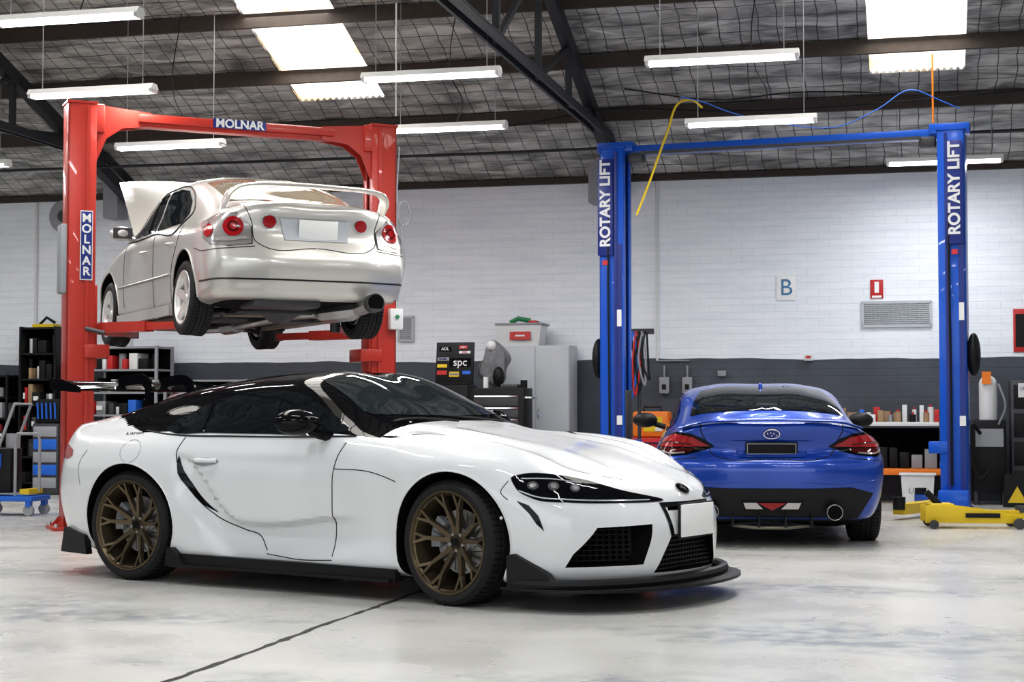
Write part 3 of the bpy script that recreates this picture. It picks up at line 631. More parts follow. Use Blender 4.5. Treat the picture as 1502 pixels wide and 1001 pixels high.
# ================================================================== SILVER SEDAN ON LIFT
CZ = 1.73
sed = empty('silver_sedan', (-2.015, 14.13, CZ), 117)
LI = [(.72, .18), (.80, .20), (.835, .36), (.845, .52), (.845, .68)]
IS = [
 ([-.80, -.88, -.97, -.985, -.96, -.89, -.88, -.84, -.7, -.55], [(0, .22), (0, .24), (0, .40), (0, .53), (0, .60), (0, .76), (0, .99), (0, 1.02), (0, 1.03), (0, 1.045)]),
 ([-.78, -.87, -.96, -.975, -.95, -.885, -.87, -.82, -.66, -.48], [(.46, .22), (.50, .24), (.51, .40), (.52, .53), (.52, .60), (.50, .76), (.48, .985), (.42, 1.012), (.22, 1.035), (0, 1.05)]),
 ([-.68, -.77, -.85, -.86, -.84, -.80, -.78, -.70, -.5, -.36], [(.66, .22), (.74, .24), (.78, .40), (.795, .53), (.795, .60), (.775, .77), (.69, .945), (.57, 1.0), (.30, 1.045), (0, 1.06)]),
 ([-.5, -.52, -.54, -.54, -.52, -.5, -.48, -.38, -.28, -.22], [(.70, .21), (.79, .23), (.835, .40), (.85, .53), (.85, .63), (.835, .82), (.73, .95), (.60, 1.03), (.33, 1.10), (0, 1.115)]),
 ([-.1, -.1, -.1, -.1, -.1, -.1, -.08, .0, .02, .05], [(.72, .18), (.80, .22), (.835, .38), (.85, .52), (.85, .66), (.83, .85), (.74, .98), (.63, 1.15), (.37, 1.24), (0, 1.255)]),
 full(.4, LI, [(.83, .87), (.755, 1.03), (.63, 1.28), (.38, 1.36), (0, 1.375)]),
 full(.9, LI, [(.83, .875), (.76, 1.05), (.63, 1.32), (.38, 1.40), (0, 1.413)]),
 full(1.4, LI, [(.83, .875), (.76, 1.05), (.63, 1.30), (.38, 1.38), (0, 1.392)]),
 full(1.85, LI, [(.83, .875), (.755, 1.0), (.645, 1.14), (.40, 1.19), (0, 1.20)]),
 full(2.25, LI, [(.82, .86), (.74, .93), (.6, .965), (.36, .98), (0, .985)]),
 (2.67, [(.72, .18), (.81, .2), (.84, .36), (.855, .52), (.85, .66), (.80, .80), (.70, .85), (.54, .86), (.3, .87), (0, .87)]),
 (3.1, [(.68, .18), (.79, .2), (.81, .34), (.82, .48), (.81, .6), (.75, .70), (.62, .75), (.46, .76), (.27, .77), (0, .775)]),
 ([3.25, 3.32, 3.35, 3.35, 3.33, 3.28, 3.24, 3.22, 3.22, 3.24], [(.48, .18), (.5, .2), (.52, .32), (.52, .46), (.51, .57), (.49, .65), (.42, .70), (.32, .71), (.18, .72), (0, .725)]),
 ([3.35, 3.42, 3.46, 3.46, 3.44, 3.4, 3.36, 3.34, 3.32, 3.3], [(0, .18), (0, .2), (0, .32), (0, .46), (0, .56), (0, .63), (0, .67), (0, .685), (0, .69), (0, .7)]),
]
body, bv = car_body('body', IS, [silver_paint, black_matte], lambda i, j: 1 if j < 1 else 0, sed, [(0, .32, .36, .52), (2.67, .32, .36, .52)],
   [([(2.35, -.62, 1.2), (3.15, -.55, 1.2), (3.15, .55, 1.2), (2.35, .62, 1.2)], (0, 0, -.7))], None, 9, 8)
mb = MB(); R = (1, 0, 0)
patch(mb, bv, [(-.30, -.54, 1.1), (-.33, 0, 1.1), (-.30, .54, 1.1), (.30, .55, 1.35), (.34, 0, 1.4), (.30, -.55, 1.35)], (.5, 0, -1), mat('rear_glass_tan', (.20, .165, .12), .04, 0, .6), .004, .05)
patch(mb, bv, [(1.5, .53, 1.3), (1.54, 0, 1.3), (1.5, -.53, 1.3), (2.1, -.64, 1), (2.2, 0, 1), (2.1, .64, 1)], (-.3, 0, -1), glass_dark, .004, .05)
for s in (1, -1):
    d = (0, -s, 0)
    patch(mb, bv, [(x, s, z) for x, z in [(2.03, .935), (1.80, 1.07), (1.50, 1.235), (1.30, 1.275), (1.06, 1.285), (1.03, .925)]], d, glass_dark, .005, .05)
    patch(mb, bv, [(x, s, z) for x, z in [(.97, .925), (.99, 1.285), (.70, 1.28), (.42, 1.235), (.24, 1.13), (.16, 1.0), (.22, .925)]], d, glass_dark, .005, .05)
    pline(mb, bv, [(x, s, z) for x, z in [(2.1, .92), (1.8, .905), (1.0, .905), (.2, .905), (.08, 1.0), (.2, 1.15), (.42, 1.26), (.7, 1.31), (1.06, 1.315), (1.4, 1.29), (1.75, 1.13), (2.08, .94)]], d, .008, black_plastic, off=.002)
    for L in ([(1.0, .90), (1.0, .5), (1.0, .24)], [(.1, .90), (.22, .75), (.38, .55), (.42, .35), (.42, .24)], [(2.05, .88), (2.08, .6), (2.1, .3)]):
        pline(mb, bv, [(x, s, z) for x, z in L], d, .0035, black_plastic)
    pline(mb, bv, [(.40, s, .50), (1.2, s, .50), (2.25, s, .50)], d, .012, silver_paint, off=.004)
    for x in (.30, 1.18): mb.tube(herm([V((x, s*.845, .76)), V((x+.03, s*.87, .76)), V((x+.15, s*.87, .76)), V((x+.18, s*.845, .76))], 4), .012, silver_paint)
    mb.beam((.40, s*.83, .19), (2.28, s*.83, .19), .06, .09, silver_paint)
    td = (1, -s*.45, 0)
    T = [(-.87, .52, .66), (-.87, .535, .80), (-.83, .65, .915), (-.74, .77, .915), (-.60, .83, .88), (-.52, .85, .84), (-.60, .85, .72), (-.72, .82, .655), (-.83, .70, .64)]
    patch(mb, bv, [(a, s*b, c) for a, b, c in T], td, lens_grey, .005, .025)
    pline(mb, bv, [(a, s*b, c) for a, b, c in T]+[(T[0][0], s*T[0][1], T[0][2])], td, .004, black_plastic, 0, off=.003)
    patch(mb, bv, disc((-.815, s*.665, .80), td, .082, 20, .082), td, red_lens, .010, .03)
    patch(mb, bv, disc((-.815, s*.665, .80), td, .045), td, red_lens_dk, .013, .03)
    patch(mb, bv, disc((-.815, s*.665, .80), td, .030), td, red_lens, .016, .03)
    patch(mb, bv, disc((-.66, s*.82, .775), td, .045, ry=.055), td, red_lens, .010, .03)
    patch(mb, bv, disc((-.60, s*.84, .84), td, .04, ry=.03), td, clear_lens, .013, .03)
    patch(mb, bv, [(a, s*b, c) for a, b, c in [(-.87, .55, .70), (-.80, .70, .675), (-.72, .80, .68), (-.74, .78, .705), (-.86, .58, .72)]], td, clear_lens, .010, .03)
    patch(mb, bv, disc((-.9, s*.395, .845), R, .060), R, chrome, .008, .03)
    patch(mb, bv, disc((-.9, s*.395, .845), R, .052), R, red_lens, .012, .03)
    pline(mb, bv, [(-.6, s*.58, 1.0), (-.78, s*.57, .95), (-.86, s*.53, .83), (-.9, s*.51, .68), (-.9, s*.46, .645), (-.9, 0, .64)], (1, -s*.1, 0), .004, black_plastic)
    pline(mb, bv, [(-.9, s*.51, .64), (-.8, s*.72, .62), (-.6, s*.86, .62), (-.36, s*.86, .66)], (1, -s*.5, 0), .004, black_plastic)
    pline(mb, bv, [(-.96, 0, .375), (-.95, s*.3, .375), (-.92, s*.6, .375), (-.7, s*.85, .38), (-.5, s*.86, .38)], (1, -s*.5, 0), .008, black_plastic)
    mb.tube([(1.85, s*.80, .93), (1.85, s*.88, .95)], .025, silver_paint); mb.sphere((1.84, s*.93, .985), 1, silver_paint, (.08, .11, .07)); mb.box((1.775, s*.93, .985), (.01, .18, .10), steel_dk)
    for ax in (0, 2.67):
        A = [(ax+.366*math.cos(t), s*.9, .32+.366*math.sin(t)) for t in [math.radians(a) for a in range(-14, 195, 6)]]
        pline(mb, bv, A, d, .009, silver_paint, 0, off=0.0)
patch(mb, bv, [(-.95, -.31, .895), (-.95, .31, .895), (-.95, .27, .70), (-.95, -.27, .70)], R, grey_cab, .006, .05)
patch(mb, bv, [(-.95, -.30, .91), (-.95, .30, .91), (-.95, .30, .888), (-.95, -.30, .888)], R, silver_paint, .016, .05)
mb.box((-.915, -.02, .79), (.012, .335, .165), plate_white, (0, -6, 0), .003)
Wg = [V((-.58, .69, .955)), V((-.66, .685, 1.03)), V((-.74, .665, 1.09)), V((-.80, .61, 1.130)), V((-.84, .50, 1.148)), V((-.87, .25, 1.155)), V((-.88, 0, 1.157))]
Wg = Wg+[fl(w) for w in Wg[:-1]][::-1]; mb.ribbon(herm(Wg, 6), .14, .038, silver_paint, (1, 0, 0))
mb.obj('trim', parent=sed)
mb = MB()
rows = []
for k in range(7):
    t = k/6; x = 2.22+.93*t; z = 1.0+.70*t+.06*math.sin(t*math.pi)
    w = .70-.06*t*t
    rows.append([(x-.02*(a*a), a*w, z-.05*a*a) for a in [q/5 for q in range(-5, 6)]])
tb = bmesh.new(); g = [[tb.verts.new(p) for p in r] for r in rows]
for a in range(6):
    for b in range(10): tb.faces.new((g[a][b], g[a][b+1], g[a+1][b+1], g[a+1][b]))
bmesh.ops.solidify(tb, geom=tb.faces[:], thickness=.03); mb.merge(tb, silver_paint)
mb.tube([(2.7, -.5, .8), (2.95, -.5, 1.5)], .008, steel_dk)
mb.box((2.75, 0, .68), (.55, .55, .3), steel_dk, bev=.04); mb.box((2.75, 0, .84), (.4, .3, .06), black_plastic, bev=.02)
mb.obj('bonnet', parent=sed)
mb = MB()
mb.tube(herm([V((2.5, .1, .15)), V((1.9, .12, .10)), V((1.2, .05, .09)), V((.5, .05, .10)), V((.1, -.10, .14)), V((-.25, -.25, .15))], 6), .036, steel)
mb.tube([(-.20, -.30, .15), (-.30, -.33, .15), (-.68, -.42, .16), (-.74, -.44, .165)], [.05, .085, .085, .05], steel)
mb.tube([(-.72, -.44, .165), (-.85, -.46, .18), (-1.03, -.46, .20)], .058, steel); mb.cyl((-1.0, -.46, .20), (-1.08, -.46, .205), .078, steel_dk, 28); mb.cyl((-1.075, -.46, .205), (-1.083, -.46, .205), .068, black_matte, 28)
mb.tube([(1.4, .05, .10), (1.0, .05, .10)], .07, steel)
mb.tube([(2.0, 0, .24), (.1, 0, .22)], .04, steel_dk)
mb.sphere((0, 0, .21), 1, steel_dk, (.20, .15, .14))
for s in (1, -1):
    mb.tube([(0, s*.1, .22), (0, s*.62, .22)], .024, tan_m)
    mb.tube([(.28, s*.35, .17), (0.02, s*.66, .14)], .022, tan_m); mb.tube([(-.22, s*.3, .17), (-.02, s*.66, .14)], .022, steel_dk); mb.tube([(.1, s*.45, .14), (.12, s*.52, .35)], .04, black_plastic)
    mb.tube([(2.67, s*.3, .17), (2.67, s*.66, .14)], .024, tan_m); mb.tube([(2.35, s*.4, .15), (2.65, s*.66, .13)], .022, steel_dk)
    mb.box((1.3, s*.62, .155), (1.9, .05, .06), tan_m)
    mb.box((1.3, s*.33, .165), (1.5, .26, .03), steel_dk, bev=.01)
mb.box((-.22, 0, .17), (.07, .9, .06), steel_dk, bev=.01); mb.box((.25, 0, .17), (.08, .9, .06), tan_m, bev=.01)
mb.box((2.6, 0, .15), (.5, .7, .05), tan_m, bev=.02); mb.box((-.60, .20, .205), (.42, .58, .08), steel_dk, bev=.03)
mb.box((.75, -.1, .145), (.35, .9, .06), steel_dk, bev=.02)
mb.obj('underbody', parent=sed)
for nm, x, s in (('wheel_fr', 2.67, -1), ('wheel_fl', 2.67, 1), ('wheel_rr', 0, -1), ('wheel_rl', 0, 1)):
    wheel(nm, sed, (x, s*.755, .27), s, .315, .215, .225, alloy, 'five', 0, s*3)

# ================================================================== LIFTS
def lift(name, mid, ang, half, H, paint, style):
    root = empty(name, (mid[0], mid[1], 0), ang)
    mb = MB()
    for s in (-1, 1):
        x = s*half
        cw, cd = (.25, .25) if style == 'red' else (.27, .32)
        t = .02
        mb.box((x+s*(cw/2-t/2), 0, H/2), (t, cd, H), paint, bev=.004)
        for q in (-1, 1):
            mb.box((x, q*(cd/2-t/2), H/2), (cw, t, H), paint, bev=.004)
            mb.box((x-s*(cw/2-t/2), q*(cd/2-.045), H/2), (t, .08, H), paint, bev=.004)
        mb.box((x-s*.05, -cd/2-.010, H/2), (.03, .018, H*.98), paint if style == 'red' else blue_dk)
        mb.box((x, 0, .015), (.46, .42, .03), paint, bev=.004)
        for q in (-1, 1):
            mb.prism([(x+s*.12, q*.12, .03), (x+s*.20, q*.12, .03), (x+s*.12, q*.12, .12)], (0, .012, 0), paint)
            for xx in (-.20, .20): mb.cyl((x+xx, q*.17, .03), (x+xx, q*.17, .06), .018, steel, 8)
        mb.cyl((x-s*.05, .03, .1), (x-s*.05, .03, H*.85), .035, steel_dk, 12)
        cz = 1.80 if style == 'red' else .9
        mb.box((x-s*.10, 0, cz), (.10, .22, .75), paint if style == 'red' else steel_dk, bev=.01)
        mb.box((x-s*.14, 0, cz-.22), (.22, .34, .12), paint, bev=.01)
        mb.box((x, 0, H+.005), (cw+.02, cd+.02, .02), paint)
    zb = H-.11
    if style == 'red':
        mb.box((0, 0, zb), (2*half-.1, .14, .12), paint, bev=.006)
        mb.box((0, -.10, zb+.01), (2*half-1.0, .05, .07), paint, bev=.006)
        for s in (-1, 1):
            for q in (-.085, .07):
                mb.prism([(s*(half-.10), q, H), (s*(half-.62), q, H-.045), (s*(half-.62), q, H-.165), (s*(half-.36), q, H-.20), (s*(half-.22), q, H-.30), (s*(half-.13), q, H-.52), (s*(half-.08), q, H-.52)], (0, .015, 0), paint)
            mb.box((s*(half-.05), 0, H-.13), (.30, .24, .26), paint, bev=.015)
        mb.text('MOLNAR', .11, TM((.0, -.136, zb+.012), 90, 0, 0), white_pl, .003, bold=.003)
        mb.box((0, -.130, zb+.012), (.50, .004, .085), blue_dk)
        mb.box((-half+.04, -.145, 2.52), (.11, .006, .62), white_pl); mb.box((-half+.04, -.149, 2.52), (.095, .006, .60), blue_dk)
        for k, ch in enumerate('MOLNAR'): mb.text(ch, .105, TM((-half+.04, -.154, 2.76-k*.095), 90), white_pl, .002, bold=.003)
        mb.box((-half-.13, -.02, 2.4), (.10, .18, .62), grey_pl, bev=.02)
        for s in (-1, 1):
            for q in (-1, 1):
                p0 = V((s*(half-.20), q*.10, 1.79)); p1 = V((s*.72, q*1.0, 1.79))
                if q < 0: p1 = V((s*.66, -.95, 1.79))
                pm = p0.lerp(p1, .55)
                mb.beam(p0, pm, .12, .09, paint); mb.beam(p0.lerp(p1, .4), p1, .085, .065, paint)
                mb.cyl(p1-V((0, 0, .04)), p1+V((0, 0, .08)), .045, steel_dk, 16); mb.cyl(p1+V((0, 0, .06)), p1+V((0, 0, .115)), .065, black_plastic, 16)
        mb.box((half+.10, -.17, 1.93), (.13, .09, .20), white_pl, bev=.01); mb.cyl((half+.10, -.22, 1.95), (half+.10, -.23, 1.95), .02, leaf_green, 12)
        mb.tube(herm([V((half+.12, -.16, 2.1)), V((half+.2, -.16, 2.5)), V((half+.12, -.16, 3.0)), V((half+.14, -.16, 3.6))], 6), .008, grey_pl)
        mb.tube([(half+.18+.06*math.cos(t*.5), -.18, 2.95+.12*math.sin(t*.5)) for t in range(13)], .008, grey_pl)
        mb.cyl((-half+.04, -.14, 1.78), (-half+.2, -.20, 1.74), .02, steel_dk, 12)
    else:
        mb.box((0, 0, H-.02), (2*half-.1, .12, .10), paint, bev=.006)
        for s in (-1, 1):
            mb.box((s*(half-.02), 0, H+.02), (.40, .20, .11), paint, bev=.008)
            mb.box((s*(half-.24), 0, H-.10), (.16, .16, .10), steel_dk, bev=.01)
            lx = s*half-.04 if s < 0 else s*half+.05
            hh = 1.05
            mb.box((lx-.02, -.185, H-.12-hh/2), (.17, .02, hh), blue_dk, bev=.003)
            mb.text('ROTARY LIFT', .158, Matrix.Translation((lx-.015, -.198, H-.08-hh/2)) @ Euler((math.radians(90), 0, 0)).to_matrix().to_4x4() @ Euler((0, 0, math.radians(90))).to_matrix().to_4x4(), white_pl, .003, bold=.005)
            mb.box((lx-.02, -.199, H-.20-hh), (.06, .004, .05), red_p)
            mb.box((s*half+.09*1, -.168, 1.5), (.05, .01, 2.7), blue_dk)
            mb.box((s*half+.09, -.176, 2.05), (.05, .004, .18), white_pl); mb.box((s*half+.09, -.176, .95), (.06, .006, .10), white_pl)
            mb.sphere((s*(half-.0)+s*.19, 0, 1.62), 1, black_plastic, (.07, .13, .22))
            mb.tube(herm([V((s*half-.02, -.18, H-.3)), V((s*half-.03, -.19, 2.6)), V((s*half-.02, -.19, 1.4)), V((s*half-.02, -.18, .3))], 6), .012, black_plastic)
            mb.box((s*half, -.22, .14), (.30, .16, .24), paint, bev=.02)
        mb.box((-.0, -.09, H-.06), (2*half-.6, .03, .03), steel_dk)
        for s in (-1, 1):
            for q in (-1, 1):
                p0 = V((s*(half-.2), q*.12, .10)); p1 = V((s*(half-.45), q*1.0, .10))
                mb.beam(p0, p1, .13, .10, paint if q > 0 else yellow); mb.cyl(p1, p1+V((0, 0, .12)), .06, black_plastic, 16)
    mb.obj('frame', parent=root)
    return root
lift('car_lift', (-2.58, 15.2), 24.8, 1.43, 3.80, red_lift, 'red')
lift('car_lift', (2.81, 17.2), -19.7, 1.784, 3.90, blue_lift, 'blue')

# ================================================================== ROOM
RO = (0, 20.4, 0); RA = -14.036
ca_, sa_ = math.cos(math.radians(14.036)), math.sin(math.radians(14.036))
def W(s, D, z=0): return (ca_*s-sa_*D, 20.4-sa_*s-ca_*D, z)
def room(mb, name): return mb.obj(name, RO, RA)
SL, SR, DF = -12., 10.5, 26.
PT = .363; Z0 = 3.93
mb = MB(); mb.box(((SL+SR)/2, .12, 2.05), (SR-SL+.4, .24, 4.1), wall_m); room(mb, 'wall_back')
mb = MB(); mb.prism([(SL-.1, 0, 0), (SL-.1, -DF, 0), (SL-.1, -DF, Z0), (SL-.1, -DF/2, Z0+PT*DF/2), (SL-.1, 0, Z0)], (-.2, 0, 0), wall_m); room(mb, 'wall_left')
mb = MB(); mb.prism([(SR+.1, 0, 0), (SR+.1, -DF, 0), (SR+.1, -DF, Z0), (SR+.1, -DF/2, Z0+PT*DF/2), (SR+.1, 0, Z0)], (.2, 0, 0), wall_m); room(mb, 'wall_right')
mb = MB()
for s0 in (SL, -4.7, 2.9, SR-.4): mb.box((s0+.2, -DF, 2.05), (.4, .3, 4.1), wall_m)
room(mb, 'wall_front')
mb = MB(); mb.box(((SL+SR)/2, -DF/2-3, -.1), (SR-SL+20, DF+22, .2), floor_m); room(mb, 'floor')
sk = [(-2.05, -1.0), (4.45, 5.43), (-8.55, -7.55)]
mb = MB()
tk = .05
def rp(s, D, dz=0): return (s, -D, Z0+PT*D+dz)
def slab(s0, s1, D0, D1):
    mb.prism([rp(s0, D0), rp(s1, D0), rp(s1, D1), rp(s0, D1)], (0, 0, tk), ceil_m)
edges = [SL-.3]+[e for a in sorted(sk) for e in a]+[SR+.3]
for i in range(0, len(edges), 2): slab(edges[i], edges[i+1], -.3, 13)
for a, b in sk: slab(a, b, -.3, 2.0); slab(a, b, 11, 13)
mb.prism([(SL-.3, -13, Z0+PT*13), (SR+.3, -13, Z0+PT*13), (SR+.3, -26.3, Z0-.1), (SL-.3, -26.3, Z0-.1)], (0, 0, tk), ceil_m)
room(mb, 'ceiling')
for n, (a, b) in enumerate(sk):
    mb = MB(); tb = bmesh.new(); K = 28; prev = None
    for k in range(K+1):
        s = a+(b-a)*k/K; o = .018*math.cos(k*math.pi)
        e = .05*(k % 2)
        v0 = tb.verts.new(rp(s, 1.93-e, .02+o)); v1 = tb.verts.new(rp(s, 11.05, .02+o))
        if prev: tb.faces.new((prev[0], v0, v1, prev[1]))
        prev = (v0, v1)
    mb.merge(tb, sky_m); room(mb, 'window_%d' % (n+1))
mb = MB()
D = 1.58
while D < 13:
    mb.beam((SL, -D, Z0+PT*D-.085), (SR, -D, Z0+PT*D-.085), .055, .15, beam_m); D += 1.07
D = 14
while D < 26:
    z = Z0+PT*(26-D)-.085; mb.beam((SL, -D, z), (SR, -D, z), .055, .15, beam_m); D += 1.07
mb.beam((SL, -.04, 3.90), (SR, -.04, 3.90), .08, .07, beam_m)
room(mb, 'roof_purlins')
mb = MB()
for s in (-5.07, 1.41, 7.9):
    off = -.23
    r = lambda D: V((s, -D, Z0+PT*D+off)) if D <= 13 else V((s, -D, Z0+PT*(26-D)+off))
    mb.beam(r(.2), r(13), .11, .15, truss_m); mb.beam(r(13), r(25.8), .11, .15, truss_m)
    for q in (-.05, .05):
        mb.beam((s+q, -.6, 4.25), (s+q, -25.4, 4.25), .03, .08, truss_m)
    mb.box((s, -13, 4.29), (.14, 24.8, .015), truss_m)
    ds = [1.9, 3.2, 4.6, 6.2, 8.2, 10.5, 13, 15.5, 17.8, 19.8, 21.4, 22.8, 24.1]
    for i, D in enumerate(ds):
        mb.beam((s, -D, 4.25), r(D), .06, .06, truss_m, up=(0, 1, 0))
        if i < 6: mb.beam((s, -ds[i+1], 4.25), r(D), .05, .05, truss_m)
        elif i > 6: mb.beam((s, -ds[i-1], 4.25), r(D), .05, .05, truss_m)
    mb.box((s-.25, -.25, 4.02), (.22, .3, .9), grey_pl, bev=.02)
    mb.beam((s, -.1, 4.02), (s, -.8, 4.25), .14, .10, truss_m)
room(mb, 'roof_trusses')
mb = MB()
mb.tube([(SL, -1.3, 4.12), (0, -1.28, 4.08), (SR, -1.3, 4.12)], .018, truss_m)
mb.tube(herm([V((-1, -2.1, 4.35)), V((.5, -2.1, 4.25)), V((1.6, -2.1, 4.38)), V((3, -2.1, 4.30)), V((6.5, -2.1, 4.40))], 8), .012, black_plastic)
room(mb, 'ceiling_conduit')
# floor joint
mb = MB(); random.seed(3)
L = []; Rr_ = []
n = 300
for k in range(n):
    D = .8+k*.08; s = 2.10+.006*math.sin(k*.21)+random.uniform(-.007, .007); w = random.uniform(.008, .024)
    L.append((s-w, -D, .0015)); Rr_.append((s+w*random.uniform(.5, 1.3), -D, .0015))
tb = bmesh.new(); a = [tb.verts.new(p) for p in L]; b = [tb.verts.new(p) for p in Rr_]
for k in range(n-1): tb.faces.new((a[k], b[k], b[k+1], a[k+1]))
mb.merge(tb, crack_m); room(mb, 'trim_1')

# ================================================================== LIGHT FIXTURES
fix = [(-3.45, 12.6, 4.1), (-3.80, 14.7, 3.93), (-3.64, 17.3, 3.87), (-.70, 14.0, 3.94), (-.655, 16.5, 3.92), (1.69, 13.1, 3.89), (2.26, 15.4, 3.79), (4.73, 17.8, 3.78),
       (-6.3, 18.6, 3.85), (5.6, 12.0, 3.9), (-1.2, 9.0, 4.1), (1.6, 9.0, 4.1), (-4.2, 9.5, 4.1), (-1.4, 5.5, 4.1), (1.4, 5.0, 4.1), (-4.4, 6.0, 4.1), (4.2, 7.5, 4.1), (-2, 2.0, 4.1), (1, 1.5, 4.1), (-7, 13.5, 4.0)]  # after this row's first entry: unseen extra fixtures, added to light the room
for i, (x, y, z) in enumerate(fix):
    mb = MB()
    mb.prism([(-.62, -.075, .0), (-.62, .075, .0), (-.62, .04, .05), (-.62, -.04, .05)], (1.24, 0, 0), white_pl)
    for q in (-.035, .035): mb.cyl((-.59, q, -.018), (.59, q, -.018), .014, tube_em, 12)
    for q in (-.60, .60): mb.box((q, 0, -.015), (.03, .12, .03), white_pl)
    D = -(sa_*x)-ca_*(y-20.4); D = max(0, D)
    zr = Z0+PT*(D if D < 13 else 26-D)
    for q in (-.5, .5): mb.tube([(q, 0, .05), (q, 0, zr-z-.06)], .004, grey_pl, 5)
    if i % 2 == 0: mb.tube(herm([V((.1, 0, .05)), V((.16, 0, .25)), V((.05, 0, .5)), V((.12, 0, zr-z-.06))], 5), .006, black_plastic, 5)
    fo = mb.obj('fluorescent_light', (x, y, z), RA)
    ld = bpy.data.lights.new('tube_glow', 'AREA'); ld.shape = 'RECTANGLE'; ld.size = 1.16; ld.size_y = .12; ld.energy = 40; ld.color = (.97, .985, 1)
    lo = bpy.data.objects.new('tube_glow', ld); scene.collection.objects.link(lo); lo.parent = fo; lo.location = (0, 0, -.036)

# ================================================================== WORKSHOP CONTENTS
def put(mb, name, s, D, z=0, rz=0): return mb.obj(name, W(s, D, z), RA+rz)
def rack(mb, w, d, h, n, m, back=None, side=False, items=True, seed=1, posts=.03):
    random.seed(seed)
    for x in (-w/2, w/2):
        for y in (-d/2, d/2): mb.box((x, y, h/2), (posts, posts, h), m)
    for k in range(n):
        z = .12+(h-.14)*k/(n-1); mb.box((0, 0, z), (w, d, .025), m)
        if items and k < n-1:
            gap = (h-.14)/(n-1)-.05; x = -w/2+.03
            while x < w/2-.06:
                bw = random.uniform(.04, .14); bh = random.uniform(.4, .95)*gap; mm = random.choice([white_pl, black_plastic, grey_pl, black_plastic, red_p, white_pl, black_plastic, blue_p, steel_dk, grey_pl, cardboard, steel_dk])
                if x+bw > w/2-.015: break
                if random.random() < .3: mb.cyl((x+bw/2, -.05, z+.013), (x+bw/2, -.05, z+.013+bh), min(bw, .10)/2, mm, 14)
                else:
                    mb.box((x+bw/2, -.03+random.uniform(-.04, .02), z+.013+bh/2), (bw*.92, d*.7, bh), mm, bev=.005)
                    if random.random() < .4: mb.box((x+bw/2, -.03-d*.35-.022, z+.013+bh*.5), (bw*.6, .004, bh*.35), white_pl)
                x += bw+.008
    if back: mb.box((0, d/2, h/2), (w, .01, h), back)
    if side:
        for x in (-w/2, w/2): mb.box((x, 0, h/2), (.02, d, h), m)
mb = MB(); rack(mb, .50, .42, 2.14, 7, black_plastic, black_matte, True, seed=4)
mb.box((0, 0, 2.16), (.3, .2, .04), yellow); mb.tube([(-.1, 0, 2.18), (.0, 0, 2.27), (.12, 0, 2.2)], .02, black_plastic)
put(mb, 'storage_cabinet', -6.13, .55)
mb = MB(); rack(mb, .9, .45, 1.52, 6, black_plastic, black_matte, False, seed=9); put(mb, 'storage_rack', -6.98, .6)
mb = MB(); rack(mb, .95, .45, 1.88, 7, grey_pl, black_matte, False, seed=12, posts=.035); put(mb, 'storage_rack', -4.95, .5)
mb = MB(); rack(mb, 1.1, .45, 1.45, 6, grey_pl, black_matte, False, seed=22, posts=.035); put(mb, 'storage_rack', -3.8, .5)
mb = MB(); mb.box((0, 0, .45), (.36, .4, .88), steel_dk, bev=.01)
for k in range(5): mb.box((0, -.205, .15+k*.16), (.32, .015, .13), blue_p if k % 2 else grey_pl, bev=.006)
mb.box((0, 0, 1.05), (.32, .3, .30), black_plastic, bev=.02)
for k in range(5): mb.tube([(-.12+k*.06, -.17, .95), (-.12+k*.06, -.19, 1.15)], .012, blue_p)
put(mb, 'parts_drawer', -5.70, 1.1)
mb = MB(); mb.box((0, 0, .93), (.84, .46, 1.82), grey_cab, bev=.006); mb.box((0, 0, .02), (.78, .40, .04), black_matte)
for q in (-1, 1):
    mb.box((q*.208, -.235, .94), (.405, .012, 1.76), grey_cab, bev=.004); mb.tube([(q*.04, -.245, .95), (q*.04, -.262, .97), (q*.04, -.262, 1.05), (q*.04, -.245, 1.07)], .008, chrome)
put(mb, 'metal_cabinet', .43, .32)
mb = MB()
mb.prism([(-.24, -.16, 0), (.24, -.16, 0), (.28, -.19, .25), (-.28, -.19, .25)], (0, .34, 0), white_pl)
mb.box((0, 0, .262), (.60, .40, .03), grey_pl, bev=.01); mb.box((.02, -.196, .12), (.26, .004, .10), red_p, (-6, 0, 0)); mb.box((.02, -.203, .12), (.12, .004, .02), white_pl, (-6, 0, 0))
mb.tube([(-.15, 0, .29), (-.05, 0, .34), (.1, 0, .31)], .03, leaf_green); mb.box((.15, 0, .29), (.1, .2, .04), red_p, bev=.01)
put(mb, 'plastic_bin', .22, .36, 1.84)
mb = MB(); mb.box((0, 0, .72), (.60, .44, 1.18), black_plastic, bev=.01)
for k in range(8): mb.box((-.02, -.225, .24+k*.132), (.52, .015, .118), steel_dk if k > 2 else black_plastic, bev=.004); mb.box((-.02, -.238, .29+k*.132), (.50, .016, .016), chrome)
for x in (-.25, .25):
    for y in (-.16, .16): mb.cyl((x-.015, y, .06), (x+.015, y, .06), .06, rubber, 16); mb.box((x, y, .12), (.05, .05, .06), steel)
mb.tube([(.30, -.15, 1.2), (.37, -.15, 1.2), (.37, .15, 1.2), (.30, .15, 1.2)], .012, chrome)
mb.box((.1, 0, 1.33), (.2, .2, .05), steel_dk, bev=.01); mb.cyl((-.2, 0, 1.31), (-.2, 0, 1.44), .03, white_pl); mb.cyl((.25, 0, 1.31), (.25, 0, 1.40), .04, black_plastic)
put(mb, 'tool_chest', .29, 1.6)
mb = MB(); mb.box((0, 0, .75), (.48, .42, 1.2), black_plastic, bev=.01)
for k in range(6): mb.box((0, -.215, .3+k*.17), (.44, .015, .15), steel_dk, bev=.004); mb.box((0, -.228, .35+k*.17), (.38, .012, .012), chrome)
for x in (-.19, .19):
    for y in (-.15, .15): mb.cyl((x-.015, y, .06), (x+.015, y, .06), .06, rubber, 16); mb.box((x, y, .12), (.05, .05, .08), steel)
